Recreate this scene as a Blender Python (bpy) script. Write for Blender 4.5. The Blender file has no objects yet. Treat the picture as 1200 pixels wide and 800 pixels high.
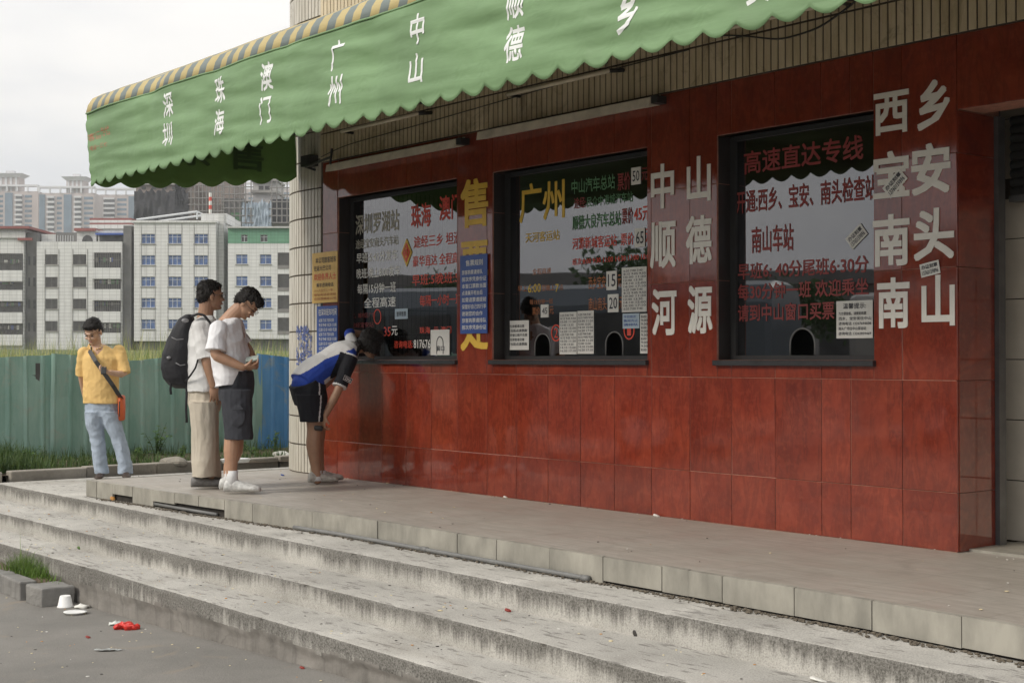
import bpy, bmesh, math, random
from mathutils import Vector, Matrix, noise
random.seed(7)
R = math.radians
D_ = bpy.data
SC = bpy.context.scene
COL = SC.collection

# ---------------------------------------------------------------- camera, sky, sun, exposure
FPX = 1666.7; EYE = 1.67; PITCH = math.atan(20 / FPX)
cam = D_.cameras.new('camera'); camo = D_.objects.new('camera', cam); COL.objects.link(camo)
cam.lens = 50.0; cam.sensor_width = 36.0; cam.clip_start = 0.1; cam.clip_end = 6000
camo.location = (0, 0, EYE); camo.rotation_euler = (R(90) + PITCH, 0, 0)
SC.camera = camo
SUN_DIR = Vector((-0.80, -0.42, 0.62)).normalized()
wd = D_.worlds.new('World'); SC.world = wd; wd.use_nodes = True
wn, wl = wd.node_tree.nodes, wd.node_tree.links
wn.clear()
w_out = wn.new('ShaderNodeOutputWorld'); w_bg = wn.new('ShaderNodeBackground')
w_sky = wn.new('ShaderNodeTexSky'); w_sky.sky_type = 'NISHITA'; w_sky.sun_disc = False
w_sky.sun_elevation = math.asin(SUN_DIR.z); w_sky.sun_rotation = math.atan2(SUN_DIR.x, SUN_DIR.y)
w_tc = wn.new('ShaderNodeTexCoord'); w_map = wn.new('ShaderNodeMapping'); w_map.inputs['Scale'].default_value = (1, 1, 3.2)
w_no = wn.new('ShaderNodeTexNoise'); w_no.inputs['Scale'].default_value = 3.4; w_no.inputs['Detail'].default_value = 6; w_no.inputs['Roughness'].default_value = .5
w_rp = wn.new('ShaderNodeValToRGB')
w_rp.color_ramp.elements[0].position = .38; w_rp.color_ramp.elements[0].color = (7.9, 8.0, 8.25, 1)
w_rp.color_ramp.elements[1].position = .62; w_rp.color_ramp.elements[1].color = (10.6, 10.3, 9.9, 1)
w_mx = wn.new('ShaderNodeMix'); w_mx.data_type = 'RGBA'; w_mx.inputs['Factor'].default_value = .93
wl.new(w_tc.outputs['Generated'], w_map.inputs['Vector']); wl.new(w_map.outputs[0], w_no.inputs['Vector'])
wl.new(w_no.outputs['Fac'], w_rp.inputs['Fac'])
wl.new(w_sky.outputs[0], w_mx.inputs[6]); wl.new(w_rp.outputs[0], w_mx.inputs[7])
w_sx = wn.new('ShaderNodeSeparateXYZ'); w_mr = wn.new('ShaderNodeMapRange'); w_mr.inputs['To Min'].default_value = .90; w_mr.inputs['To Max'].default_value = 1.8   # an overcast sky is brighter towards the zenith
w_vs = wn.new('ShaderNodeVectorMath'); w_vs.operation = 'SCALE'
wl.new(w_tc.outputs['Generated'], w_sx.inputs[0]); wl.new(w_sx.outputs['Z'], w_mr.inputs[0]); wl.new(w_mx.outputs[2], w_vs.inputs[0]); wl.new(w_mr.outputs[0], w_vs.inputs['Scale'])
wl.new(w_vs.outputs[0], w_bg.inputs['Color']); w_bg.inputs['Strength'].default_value = 0.1
wl.new(w_bg.outputs[0], w_out.inputs['Surface'])
sun = D_.lights.new('sun', 'SUN'); sun.energy = 2.3; sun.angle = R(14); sun.color = (1.0, .93, .82)
suno = D_.objects.new('sun', sun); COL.objects.link(suno); suno.location = (-20, -10, 30)
suno.rotation_euler = SUN_DIR.to_track_quat('Z', 'Y').to_euler()
SC.view_settings.view_transform = 'Standard'; SC.view_settings.look = 'None'
SC.view_settings.exposure = -0.08; SC.view_settings.gamma = 1.0
SC.cycles.max_bounces = 7; SC.cycles.transparent_max_bounces = 12; SC.cycles.volume_bounces = 2
SC.cycles.caustics_reflective = False; SC.cycles.caustics_refractive = False
SC.cycles.use_denoising = True

# ---------------------------------------------------------------- geometry of the place
def ray(x, y):
    a = (x - 600) / FPX; b = -(y - 400) / FPX
    return Vector((a, math.cos(PITCH) - b * math.sin(PITCH), math.sin(PITCH) + b * math.cos(PITCH)))
def onz(x, y, z):
    r = ray(x, y); s = (z - EYE) / r.z; return Vector((r.x * s, r.y * s, z))
def ondepth(x, y, D):
    r = ray(x, y); s = D / r.y; return Vector((r.x * s, D, EYE + r.z * s))
U = Vector((-.6294, .7771, 0)); N = Vector((-.7771, -.6294, 0))     # along the facade to the left; out of the facade
PHI = math.atan2(U.y, U.x)
C0 = onz(1123, 647, .61); C0.z = 0                                 # right corner of the red wall, on the ground
def wall(x, y, d=0.0):
    """the point of the facade plane (set off by d) under a direction of view: t, z"""
    r = ray(x, y); o = C0 + N * d
    s = (o.x * N.x + o.y * N.y) / (r.x * N.x + r.y * N.y)
    p = Vector((r.x * s, r.y * s, 0)) - C0
    return p.dot(U), EYE + r.z * s
def W(t, d, z): return Vector((C0.x + U.x * t + N.x * d, C0.y + U.y * t + N.y * d, z))
def td(x, y, z):
    p = onz(x, y, z) - C0; return p.dot(U), p.dot(N)

# ---------------------------------------------------------------- materials
def lin(c):
    return tuple(((v / 255) / 12.92 if v / 255 <= .04045 else ((v / 255 + .055) / 1.055) ** 2.4) for v in c)
class NT:
    def __init__(s, name):
        s.m = D_.materials.new(name); s.m.use_nodes = True; s.t = s.m.node_tree
        s.b = s.t.nodes['Principled BSDF']; s.o = s.t.nodes['Material Output']
    def n(s, typ, **kw):
        nd = s.t.nodes.new(typ)
        for k, v in kw.items():
            if k.startswith('i_'): nd.inputs[k[2:].replace('_', ' ')].default_value = v
            else: setattr(nd, k, v)
        return nd
    def l(s, a, b): s.t.links.new(a, b)
    def coord(s, kind='Object', scale=(1, 1, 1), rot=(0, 0, 0)):
        tc = s.n('ShaderNodeTexCoord'); mp = s.n('ShaderNodeMapping')
        mp.inputs['Scale'].default_value = scale; mp.inputs['Rotation'].default_value = rot
        s.l(tc.outputs[kind], mp.inputs['Vector']); return mp.outputs[0]
    def noise(s, vec, scale, detail=4, rough=.55, dist=0):
        nd = s.n('ShaderNodeTexNoise'); nd.inputs['Scale'].default_value = scale; nd.inputs['Detail'].default_value = detail
        nd.inputs['Roughness'].default_value = rough; nd.inputs['Distortion'].default_value = dist
        if vec is not None: s.l(vec, nd.inputs['Vector'])
        return nd.outputs['Fac']
    def ramp(s, fac, stops):
        r = s.n('ShaderNodeValToRGB'); e = r.color_ramp.elements
        while len(e) < len(stops): e.new(.5)
        for k, (p, c) in enumerate(stops):
            e[k].position = p; e[k].color = (c if isinstance(c, tuple) else (c, c, c)) + (1,) if not (isinstance(c, tuple) and len(c) == 4) else c
        s.l(fac, r.inputs['Fac']); return r.outputs['Color']
    def mix(s, fac, a, b, mode='MIX'):
        m = s.n('ShaderNodeMix', data_type='RGBA', blend_type=mode)
        for sock, v in ((m.inputs['Factor'], fac), (m.inputs[6], a), (m.inputs[7], b)):
            if hasattr(v, 'links'): s.l(v, sock)
            elif isinstance(v, (int, float)): sock.default_value = v
            else: sock.default_value = tuple(v)[:3] + (1,)
        return m.outputs[2]
    def bump(s, h, strength=.3, dist=.01):
        b = s.n('ShaderNodeBump'); b.inputs['Strength'].default_value = strength; b.inputs['Distance'].default_value = dist
        s.l(h, b.inputs['Height']); s.l(b.outputs[0], s.b.inputs['Normal'])
    def rough(s, v):
        if hasattr(v, 'links'): s.l(v, s.b.inputs['Roughness'])
        else: s.b.inputs['Roughness'].default_value = v
    def col(s, c):
        if hasattr(c, 'links'): s.l(c, s.b.inputs['Base Color'])
        else: s.b.inputs['Base Color'].default_value = tuple(c)[:3] + (1,)
MATS = {}
def mat(name, c, rough=.6, var=.15, scale=8, bump=.1, metal=0, spec=.5, stretch=(1, 1, 1), bdist=.004, kind='Object'):
    if name in MATS: return MATS[name]
    k = NT(name); v = k.coord(kind, stretch)
    f = k.noise(v, scale, 6, .6)
    lo = tuple(x * (1 - var) for x in c); hi = tuple(min(1, x * (1 + var)) for x in c)
    k.col(k.ramp(f, [(.3, lo), (.7, hi)])); k.rough(rough)
    k.b.inputs['Metallic'].default_value = metal; k.b.inputs['Specular IOR Level'].default_value = spec
    if bump: k.bump(k.noise(v, scale * 5, 4), bump, bdist)
    MATS[name] = k.m; return k.m

def m_red_tile():
    k = NT('red polished tile'); v = k.coord('Object', (1, 1, 1)); oi = k.n('ShaderNodeObjectInfo')
    add = k.n('ShaderNodeVectorMath', operation='MULTIPLY_ADD')
    cmb = k.n('ShaderNodeCombineXYZ'); ml = k.n('ShaderNodeMath', operation='MULTIPLY'); ml.inputs[1].default_value = 37
    k.l(oi.outputs['Random'], ml.inputs[0]); k.l(ml.outputs[0], cmb.inputs[0]); k.l(ml.outputs[0], cmb.inputs[2])
    add.inputs[1].default_value = (1, 1, 1); k.l(v, add.inputs[0]); k.l(cmb.outputs[0], add.inputs[2]); v = add.outputs[0]
    big = k.noise(v, 3.2, 4, .6, .6)
    rot = k.n('ShaderNodeMapping'); rot.inputs['Rotation'].default_value = (0, R(38), 0); rot.inputs['Scale'].default_value = (9, 1, 2.2); k.l(v, rot.inputs[0])
    vein = k.noise(rot.outputs[0], 1.6, 5, .62, 1.4)
    base = k.ramp(big, [(.3, (.15, .021, .011)), (.5, (.20, .031, .015)), (.7, (.245, .044, .021))])
    c = k.mix(k.ramp(vein, [(.0, 0.0), (.46, 0.0), (.56, .42), (.64, .0)]), base, (.08, .014, .009))
    c = k.mix(k.ramp(k.noise(v, 24, 3), [(.5, 0.0), (.75, .22)]), c, (.38, .09, .045))
    rv = k.n('ShaderNodeMapRange'); rv.inputs['To Min'].default_value = .88; rv.inputs['To Max'].default_value = 1.08
    k.l(oi.outputs['Random'], rv.inputs[0])
    sc = k.n('ShaderNodeVectorMath', operation='SCALE'); k.l(c, sc.inputs[0]); k.l(rv.outputs[0], sc.inputs['Scale'])
    k.col(sc.outputs[0]); k.rough(k.ramp(k.noise(v, 5, 5), [(.3, .03), (.75, .12)]))
    k.b.inputs['Specular IOR Level'].default_value = .8
    k.bump(k.noise(v, 5.5, 2), .12, .004)
    return k.m
M_RED = m_red_tile()
def m_strip(name, lo, mid, hi, dirt):
    k = NT(name); v = k.coord('Object'); oi = k.n('ShaderNodeObjectInfo')
    g = k.n('ShaderNodeNewGeometry')
    st = k.n('ShaderNodeMapping'); st.inputs['Scale'].default_value = (6, 6, 1.1); k.l(g.outputs['Position'], st.inputs[0])
    base = k.ramp(k.noise(st.outputs[0], 2.2, 6, .7), [(.25, lo), (.45, mid), (.7, hi)])
    c = k.mix(k.ramp(k.noise(g.outputs['Position'], 3.5, 7, .7, 1), [(dirt, 0.0), (dirt + .16, .75)]), base, (.14, .10, .055))
    c = k.mix(.25, c, k.ramp(oi.outputs['Random'], [(0., lo), (1., hi)]))
    k.col(c); k.rough(.38); k.bump(k.noise(v, 30, 3), .08, .003); return k.m
M_STRIP = m_strip('pale cream strip tile', (.34, .31, .25), (.50, .47, .40), (.62, .59, .52), .56); M_STRIP2 = m_strip('tan weathered shaded strip tile', (.36, .29, .18), (.54, .455, .30), (.66, .57, .41), .52)  # upper tan copy of the tile: dirt plus some shade mixed into its colour
M_GROUT = mat('dark grout', (.07, .055, .04), .9, .3, 12)
M_GROUT_R = mat('pink grout', (.36, .17, .12), .9, .3, 20)
def m_step(top):
    k = NT('worn granolithic ' + ('tread' if top else 'riser')); g = k.n('ShaderNodeNewGeometry'); v = k.coord('Object')
    fine = k.noise(v, 120, 3, .7)
    base = k.ramp(k.noise(v, 1.7, 6, .65), [(.3, (.33, .318, .29)), (.7, (.53, .512, .47))])
    c = k.mix(k.ramp(fine, [(.38, .40), (.5, 0.0)]), base, (.12, .11, .095))
    c = k.mix(k.ramp(fine, [(.56, 0.0), (.7, .6)]), c, (.58, .55, .49))
    if top:
        el = k.coord('Object', (2.2, 9, 9))
        c = k.mix(k.ramp(k.noise(el, 3.2, 4, .6), [(.57, 0.0), (.64, .65)]), c, (.13, .12, .11))
        c = k.mix(k.ramp(k.noise(v, 1.1, 5, .6, 1.2), [(.55, 0.0), (.75, .4)]), c, (.24, .21, .17))
    else:
        uv = k.n('ShaderNodeUVMap'); sep = k.n('ShaderNodeSeparateXYZ'); k.l(uv.outputs[0], sep.inputs[0])
        st = k.coord('Object', (26, 1, 1.6))
        sn = k.noise(st, 1.0, 5, .75)
        st2 = k.coord('Object', (1.3, 1, .4)); sn2 = k.noise(st2, 1.0, 4, .6)
        sn2 = k.ramp(sn2, [(.3, .15), (.7, .85)]); a = k.n('ShaderNodeMath', operation='MULTIPLY_ADD'); k.l(sn, a.inputs[0]); a.inputs[1].default_value = 1.6; k.l(sep.outputs['Y'], a.inputs[2])
        b = k.n('ShaderNodeMath', operation='ADD'); k.l(a.outputs[0], b.inputs[0]); k.l(sn2, b.inputs[1])
        streak = k.ramp(b.outputs[0], [(0., 0.0), (1., 1.0)])
        mr = k.n('ShaderNodeMapRange'); mr.inputs['From Min'].default_value = 1.50; mr.inputs['From Max'].default_value = 1.95; k.l(b.outputs[0], mr.inputs[0])
        ms = k.n('ShaderNodeMath', operation='MULTIPLY'); k.l(mr.outputs[0], ms.inputs[0])
        k.l(k.ramp(k.noise(v, 90, 3, .8), [(.35, .95), (.62, .5)]), ms.inputs[1])
        c = k.mix(ms.outputs[0], c, (.055, .05, .042))
    k.col(c); k.rough(.88); k.bump(fine, .5, .006); return k.m
M_TREAD = m_step(True); M_RISER = m_step(False)
def m_concrete(name, lo, hi, crack=True):
    k = NT(name); v = k.coord('Object')
    c = k.ramp(k.noise(v, 2.5, 8, .7), [(.3, lo), (.7, hi)])
    st = k.coord('Object', (9, 1, 1)); c = k.mix(k.ramp(k.noise(st, 1.2, 5, .7), [(.5, 0.0), (.75, .6)]), c, tuple(x * .4 for x in lo))
    if crack:
        vo = k.n('ShaderNodeTexVoronoi', feature='DISTANCE_TO_EDGE'); vo.inputs['Scale'].default_value = 2.0; wp = k.n('ShaderNodeMix', data_type='VECTOR'); wp.inputs['Factor'].default_value = .22; nz = k.n('ShaderNodeTexNoise'); nz.inputs['Scale'].default_value = 5; nz.inputs['Detail'].default_value = 6; k.l(v, nz.inputs['Vector']); k.l(v, wp.inputs[4]); k.l(nz.outputs['Color'], wp.inputs[5]); k.l(wp.outputs[1], vo.inputs['Vector'])
        nm = k.mix(k.ramp(k.noise(v, .9, 3), [(.5, 0.0), (.6, 1.0)]), (0, 0, 0), k.ramp(vo.outputs['Distance'], [(.0, .75), (.014, 0.0)])); c = k.mix(nm, c, (.04, .038, .033))
    k.col(c); k.rough(.9); k.bump(k.noise(v, 40, 6), .5, .008); return k.m
M_CONC = m_concrete('old grey render', (.15, .14, .125), (.28, .26, .235))
def m_platform():
    k = NT('platform floor tile'); v = k.coord('Object')
    st = k.coord('Object', (2.2, 16, 1), (0, 0, R(38)))
    c = k.ramp(k.noise(st, 1.6, 6, .7), [(.3, (.31, .28, .24)), (.7, (.47, .435, .385))])
    c = k.mix(k.ramp(k.noise(v, .9, 5, .6, .5), [(.4, 0.0), (.7, .5)]), c, (.36, .32, .27))
    c = k.mix(k.ramp(k.noise(v, 14, 5, .7), [(.6, 0.0), (.75, .35)]), c, (.2, .18, .15))
    br = k.n('ShaderNodeTexBrick'); br.offset = 0; br.inputs['Scale'].default_value = 1; br.inputs['Mortar Size'].default_value = .003; br.inputs['Brick Width'].default_value = .4; br.inputs['Row Height'].default_value = .4
    br.inputs['Color1'].default_value = (0, 0, 0, 1); br.inputs['Color2'].default_value = (.12, .12, .12, 1); br.inputs['Mortar'].default_value = (.5, .5, .5, 1); k.l(v, br.inputs['Vector']); c = k.mix(br.outputs['Color'], c, (.2, .18, .15))
    c = k.mix(k.ramp(k.noise(v, 2.3, 7, .75, .8), [(.52, 0.0), (.7, .45)]), c, (.22, .20, .17))
    k.col(c); k.rough(k.ramp(k.noise(v, 3, 5), [(.3, .42), (.7, .7)])); k.bump(k.noise(st, 6, 4), .15, .003); return k.m
M_PLAT = m_platform()
M_EDGE = mat('platform edge tile', (.285, .27, .23), .6, .3, 7, .2, stretch=(1, 1, .4))
M_GROUND = None
def m_ground():
    k = NT('dusty asphalt'); v = k.coord('Object')
    c = k.ramp(k.noise(v, .8, 8, .65), [(.3, (.155, .147, .133)), (.7, (.255, .24, .216))])
    fine = k.noise(v, 160, 3, .8)
    c = k.mix(k.ramp(fine, [(.3, .5), (.5, 0.0)]), c, (.06, .058, .055))
    c = k.mix(k.ramp(fine, [(.58, 0.0), (.72, .5)]), c, (.36, .34, .3))
    c = k.mix(k.ramp(k.noise(v, 2.1, 6, .7, 1), [(.58, 0.0), (.7, .5)]), c, (.27, .22, .16))
    k.col(c); k.rough(.85); k.bump(k.noise(v, 60, 6, .7), .6, .008); return k.m
M_GROUND = m_ground()
M_SOIL = mat('dry soil', (.12, .09, .06), .95, .35, 5, .6, bdist=.03)
M_FIELD = mat('grassy field ground', (.085, .10, .035), .95, .4, .6, .4)

# ---------------------------------------------------------------- object helpers
def tagp(o, label=None, cat=None, group=None, kind=None):
    if label: o['label'] = label
    if cat: o['category'] = cat
    if group: o['group'] = group
    if kind: o['kind'] = kind
    return o
def mesh(name, vs, fs, mats, mi=None, smooth=False, uvs=None):
    me = D_.meshes.new(name); me.from_pydata([tuple(v) for v in vs], [], fs)
    for m in (mats if isinstance(mats, (list, tuple)) else [mats]): me.materials.append(m)
    if mi: me.polygons.foreach_set('material_index', mi)
    if smooth: me.polygons.foreach_set('use_smooth', [True] * len(me.polygons))
    if uvs:
        lay = me.uv_layers.new(name='UVMap')
        for p in me.polygons:
            for li in p.loop_indices: lay.data[li].uv = uvs[me.loops[li].vertex_index]
    me.update(); return me
def link(name, me, parent=None, loc=None, rz=None, kind=None):
    o = D_.objects.new(name, me); COL.objects.link(o)
    if parent: o.parent = parent
    if loc is not None: o.location = loc
    if rz is not None: o.rotation_euler = (0, 0, rz)
    if kind: o['kind'] = kind
    return o
def empty(name, label, cat, loc=(0, 0, 0), rz=0, group=None):
    o = D_.objects.new(name, None); COL.objects.link(o); o.location = loc; o.rotation_euler = (0, 0, rz)
    o.empty_display_size = .1
    return tagp(o, label, cat, group)
class MB:
    def __init__(s): s.v = []; s.f = []; s.mi = []; s.m = 0
    def add(s, vs, fs):
        k = len(s.v); s.v += [Vector(v) for v in vs]; s.f += [tuple(i + k for i in f) for f in fs]; s.mi += [s.m] * len(fs)
    def box(s, x0, x1, y0, y1, z0, z1):
        s.add([(x0, y0, z0), (x1, y0, z0), (x1, y1, z0), (x0, y1, z0), (x0, y0, z1), (x1, y0, z1), (x1, y1, z1), (x0, y1, z1)],
              [(0, 3, 2, 1), (4, 5, 6, 7), (0, 1, 5, 4), (1, 2, 6, 5), (2, 3, 7, 6), (3, 0, 4, 7)])
    def cham(s, x0, x1, z0, z1, y0, y1, c):
        """a slab in the facade plane, front (y1) edges chamfered"""
        s.add([(x0, y0, z0), (x1, y0, z0), (x1, y0, z1), (x0, y0, z1), (x0, y1 - c, z0), (x1, y1 - c, z0), (x1, y1 - c, z1), (x0, y1 - c, z1),
               (x0 + c, y1, z0 + c), (x1 - c, y1, z0 + c), (x1 - c, y1, z1 - c), (x0 + c, y1, z1 - c)],
              [(0, 1, 2, 3), (0, 4, 5, 1), (1, 5, 6, 2), (2, 6, 7, 3), (3, 7, 4, 0), (4, 8, 9, 5), (5, 9, 10, 6), (6, 10, 11, 7), (7, 11, 8, 4), (8, 11, 10, 9)])
    def tube(s, pts, rad, seg=10):
        pts = [Vector(p) for p in pts]; rr = rad if isinstance(rad, (list, tuple)) else [rad] * len(pts)
        rings = []
        pa = None
        for i, p in enumerate(pts):
            d = (pts[min(i + 1, len(pts) - 1)] - pts[max(i - 1, 0)]).normalized()
            if pa is None:
                a = d.cross(Vector((0, 0, 1)))
                if a.length < .1: a = d.cross(Vector((1, 0, 0)))
            else: a = pa - d * pa.dot(d)
            a.normalize(); pa = a; b = d.cross(a)
            rings.append([p + (a * math.cos(q * 2 * math.pi / seg) + b * math.sin(q * 2 * math.pi / seg)) * rr[i] for q in range(seg)])
        vs = [v for r in rings for v in r]; fs = []
        for i in range(len(pts) - 1):
            for q in range(seg):
                a, b = i * seg + q, i * seg + (q + 1) % seg; fs.append((a, b, b + seg, a + seg))
        fs.append(tuple(reversed(range(seg)))); fs.append(tuple(range(len(vs) - seg, len(vs)))); s.add(vs, fs)
    def ring_loft(s, rings, seg=16, cap=True):
        """rings: (centre, vector A, vector B)"""
        vs = []
        for c, A, B in rings:
            c, A, B = Vector(c), Vector(A), Vector(B)
            vs += [c + A * math.cos(q * 2 * math.pi / seg) + B * math.sin(q * 2 * math.pi / seg) for q in range(seg)]
        fs = []
        for i in range(len(rings) - 1):
            for q in range(seg):
                a, b = i * seg + q, i * seg + (q + 1) % seg; fs.append((a, b, b + seg, a + seg))
        if cap:
            fs.append(tuple(reversed(range(seg)))); fs.append(tuple(range(len(vs) - seg, len(vs))))
        s.add(vs, fs)
    def ell(s, c, A, B, Cc, nu=14, nv=9):
        c, A, B, Cc = Vector(c), Vector(A), Vector(B), Vector(Cc)
        vs = [c + Cc]
        for j in range(1, nv):
            th = math.pi * j / nv
            vs += [c + Cc * math.cos(th) + (A * math.cos(q * 2 * math.pi / nu) + B * math.sin(q * 2 * math.pi / nu)) * math.sin(th) for q in range(nu)]
        vs.append(c - Cc); fs = []
        for q in range(nu): fs.append((0, 1 + q, 1 + (q + 1) % nu))
        for j in range(nv - 2):
            for q in range(nu):
                a, b = 1 + j * nu + q, 1 + j * nu + (q + 1) % nu; fs.append((a, a + nu, b + nu, b))
        L = len(vs) - 1
        for q in range(nu): fs.append((L, L - nu + (q + 1) % nu, L - nu + q))
        s.add(vs, fs)
    def mesh(s, name, mats, smooth=False, off=None):
        vs = s.v if off is None else [v - Vector(off) for v in s.v]
        return mesh(name, vs, s.f, mats, s.mi if isinstance(mats, (list, tuple)) else None, smooth)
    def obj(s, name, mats, parent=None, smooth=False, off=None, kind=None, loc=None, rz=None):
        return link(name, s.mesh(name, mats, smooth, off), parent, loc, rz, kind)
def at_wall(o): o.location = C0; o.rotation_euler = (0, 0, PHI); return o
def wthing(name, label, cat, group=None): return at_wall(empty(name, label, cat, group=group))

# lettering: a string becomes flat raised faces that fill the rectangle t0..t1 (t falls to the right), z0..z1 at depth d
_TX = {}; _AS = {}
def text_geo(body, bold=0.0):
    key = (body, bold)
    if key in _TX: return _TX[key]
    cu = D_.curves.new('lettering', 'FONT'); cu.body = body; cu.offset = bold; cu.resolution_u = 2; cu.fill_mode = 'FRONT'; cu.dimensions = '2D'
    o = D_.objects.new('lettering_source', cu); COL.objects.link(o)
    bpy.context.view_layer.update()
    dg = bpy.context.evaluated_depsgraph_get(); me = D_.meshes.new_from_object(o.evaluated_get(dg))
    vs = [v.co.copy() for v in me.vertices]; fs = [tuple(p.vertices) for p in me.polygons]
    D_.objects.remove(o); D_.meshes.remove(me); D_.curves.remove(cu)
    if vs:
        x0 = min(v.x for v in vs); x1 = max(v.x for v in vs); y0 = min(v.y for v in vs); y1 = max(v.y for v in vs)
        asp = max(.05, (x1 - x0) / max(1e-6, y1 - y0))
        vs = [((v.x - x0) / max(1e-6, x1 - x0), (v.y - y0) / max(1e-6, y1 - y0)) for v in vs]
    _TX[key] = (vs, fs); _AS[body] = asp if vs else 1; return _TX[key]
def put_text(mb, body, t0, t1, z0, z1, d, bold=.02, thick=.0, fn=None):
    vs, fs = text_geo(body, 0.0)
    P = fn if fn else (lambda a, b: (t0 + (t1 - t0) * a, d, z0 + (z1 - z0) * b))
    asp = _AS.get(body, 1)                                           # the brush stroke is fattened by striking the glyph a few times
    shifts = [(0, 0)] if bold <= 0 else ([(x, y) for x in (-1, 0, 1) for y in (-1, 0, 1)] if bold > .015 else [(-1, 0), (1, 0), (0, 1), (0, -1)])
    for k, (sx, sy) in enumerate(shifts):
        flat = []
        for a, b in vs:
            p = P(min(1, max(0, .5 + (a - .5) * (1 - 2 * bold / asp) + sx * bold / asp)), min(1, max(0, .5 + (b - .5) * (1 - 2 * bold) + sy * bold))); flat.append((p[0], p[1] + .00012 * k, p[2]))
        if thick <= 0: mb.add(flat, fs); continue
        n = len(vs); bk = [(p[0], p[1] - thick, p[2]) for p in flat]; cnt = {}
        for f in fs:
            for i in range(len(f)):
                e = (f[i], f[(i + 1) % len(f)]); cnt[e] = cnt.get(e, 0) + 1
        mb.add(flat + bk, fs + [(b, a, a + n, b + n) for (a, b) in cnt if (b, a) not in cnt])
def line(mb, body, xa, xb, ya, yb, d, bold=.02, thick=.0):
    """text whose left end stands under (xa, ya..yb) and right end under xb, on the facade plane set off by d"""
    t0, z1 = wall(xa, ya, d); _, z0 = wall(xa, yb, d); t1, _ = wall(xb, ya, d)
    if yb - ya < 16: bold = min(bold, .011)
    elif thick <= 0: bold = min(bold, .018)
    put_text(mb, body, t0, t1, z0, z1, d + .002, bold, thick)
def rect(mb, xa, xb, ya, yb, d, th=.003):
    t0, z1 = wall(xa, ya, d); _, z0 = wall(xa, yb, d); t1, _ = wall(xb, ya, d)
    mb.box(min(t0, t1), max(t0, t1), d, d + th, z0, z1); return t0, t1, z0, z1
exec_order = []

# ================================================================ GROUND AND STEPS (facade frame: t left, d out, z up)
def gz(t, d):
    """the forecourt falls gently towards the far left"""
    return -.09 * max(0, min(1, (t - 1.8) / 3.2)) if d > 2 else 0
def smoothpoly(pts, x):
    for (a, ya), (b, yb) in zip(pts, pts[1:]):
        if a <= x <= b: return ya + (yb - ya) * (x - a) / (b - a)
    return pts[0][1] if x < pts[0][0] else pts[-1][1]
vs, fs = [], []
xs = [-2400, -800, -200, -60, -25, -12, -8] + [-6 + .5 * i for i in range(34)] + [14, 20, 40, 120, 500, 2400]
ys = [-60, -8, 0, 1, 2, 2.5] + [2.7 + .4 * i for i in range(16)] + [12, 20, 60, 300, 2400]
for y in ys:
    for x in xs: vs.append((x, y, gz(x, y) - (.0 if abs(x) < 13 else .02)))
for j in range(len(ys) - 1):
    for i in range(len(xs) - 1):
        a = j * len(xs) + i; fs.append((a, a + 1, a + len(xs) + 1, a + len(xs)))
g = at_wall(link('ground', mesh('ground', vs, fs, M_GROUND, smooth=True))); g['kind'] = 'structure'

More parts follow.
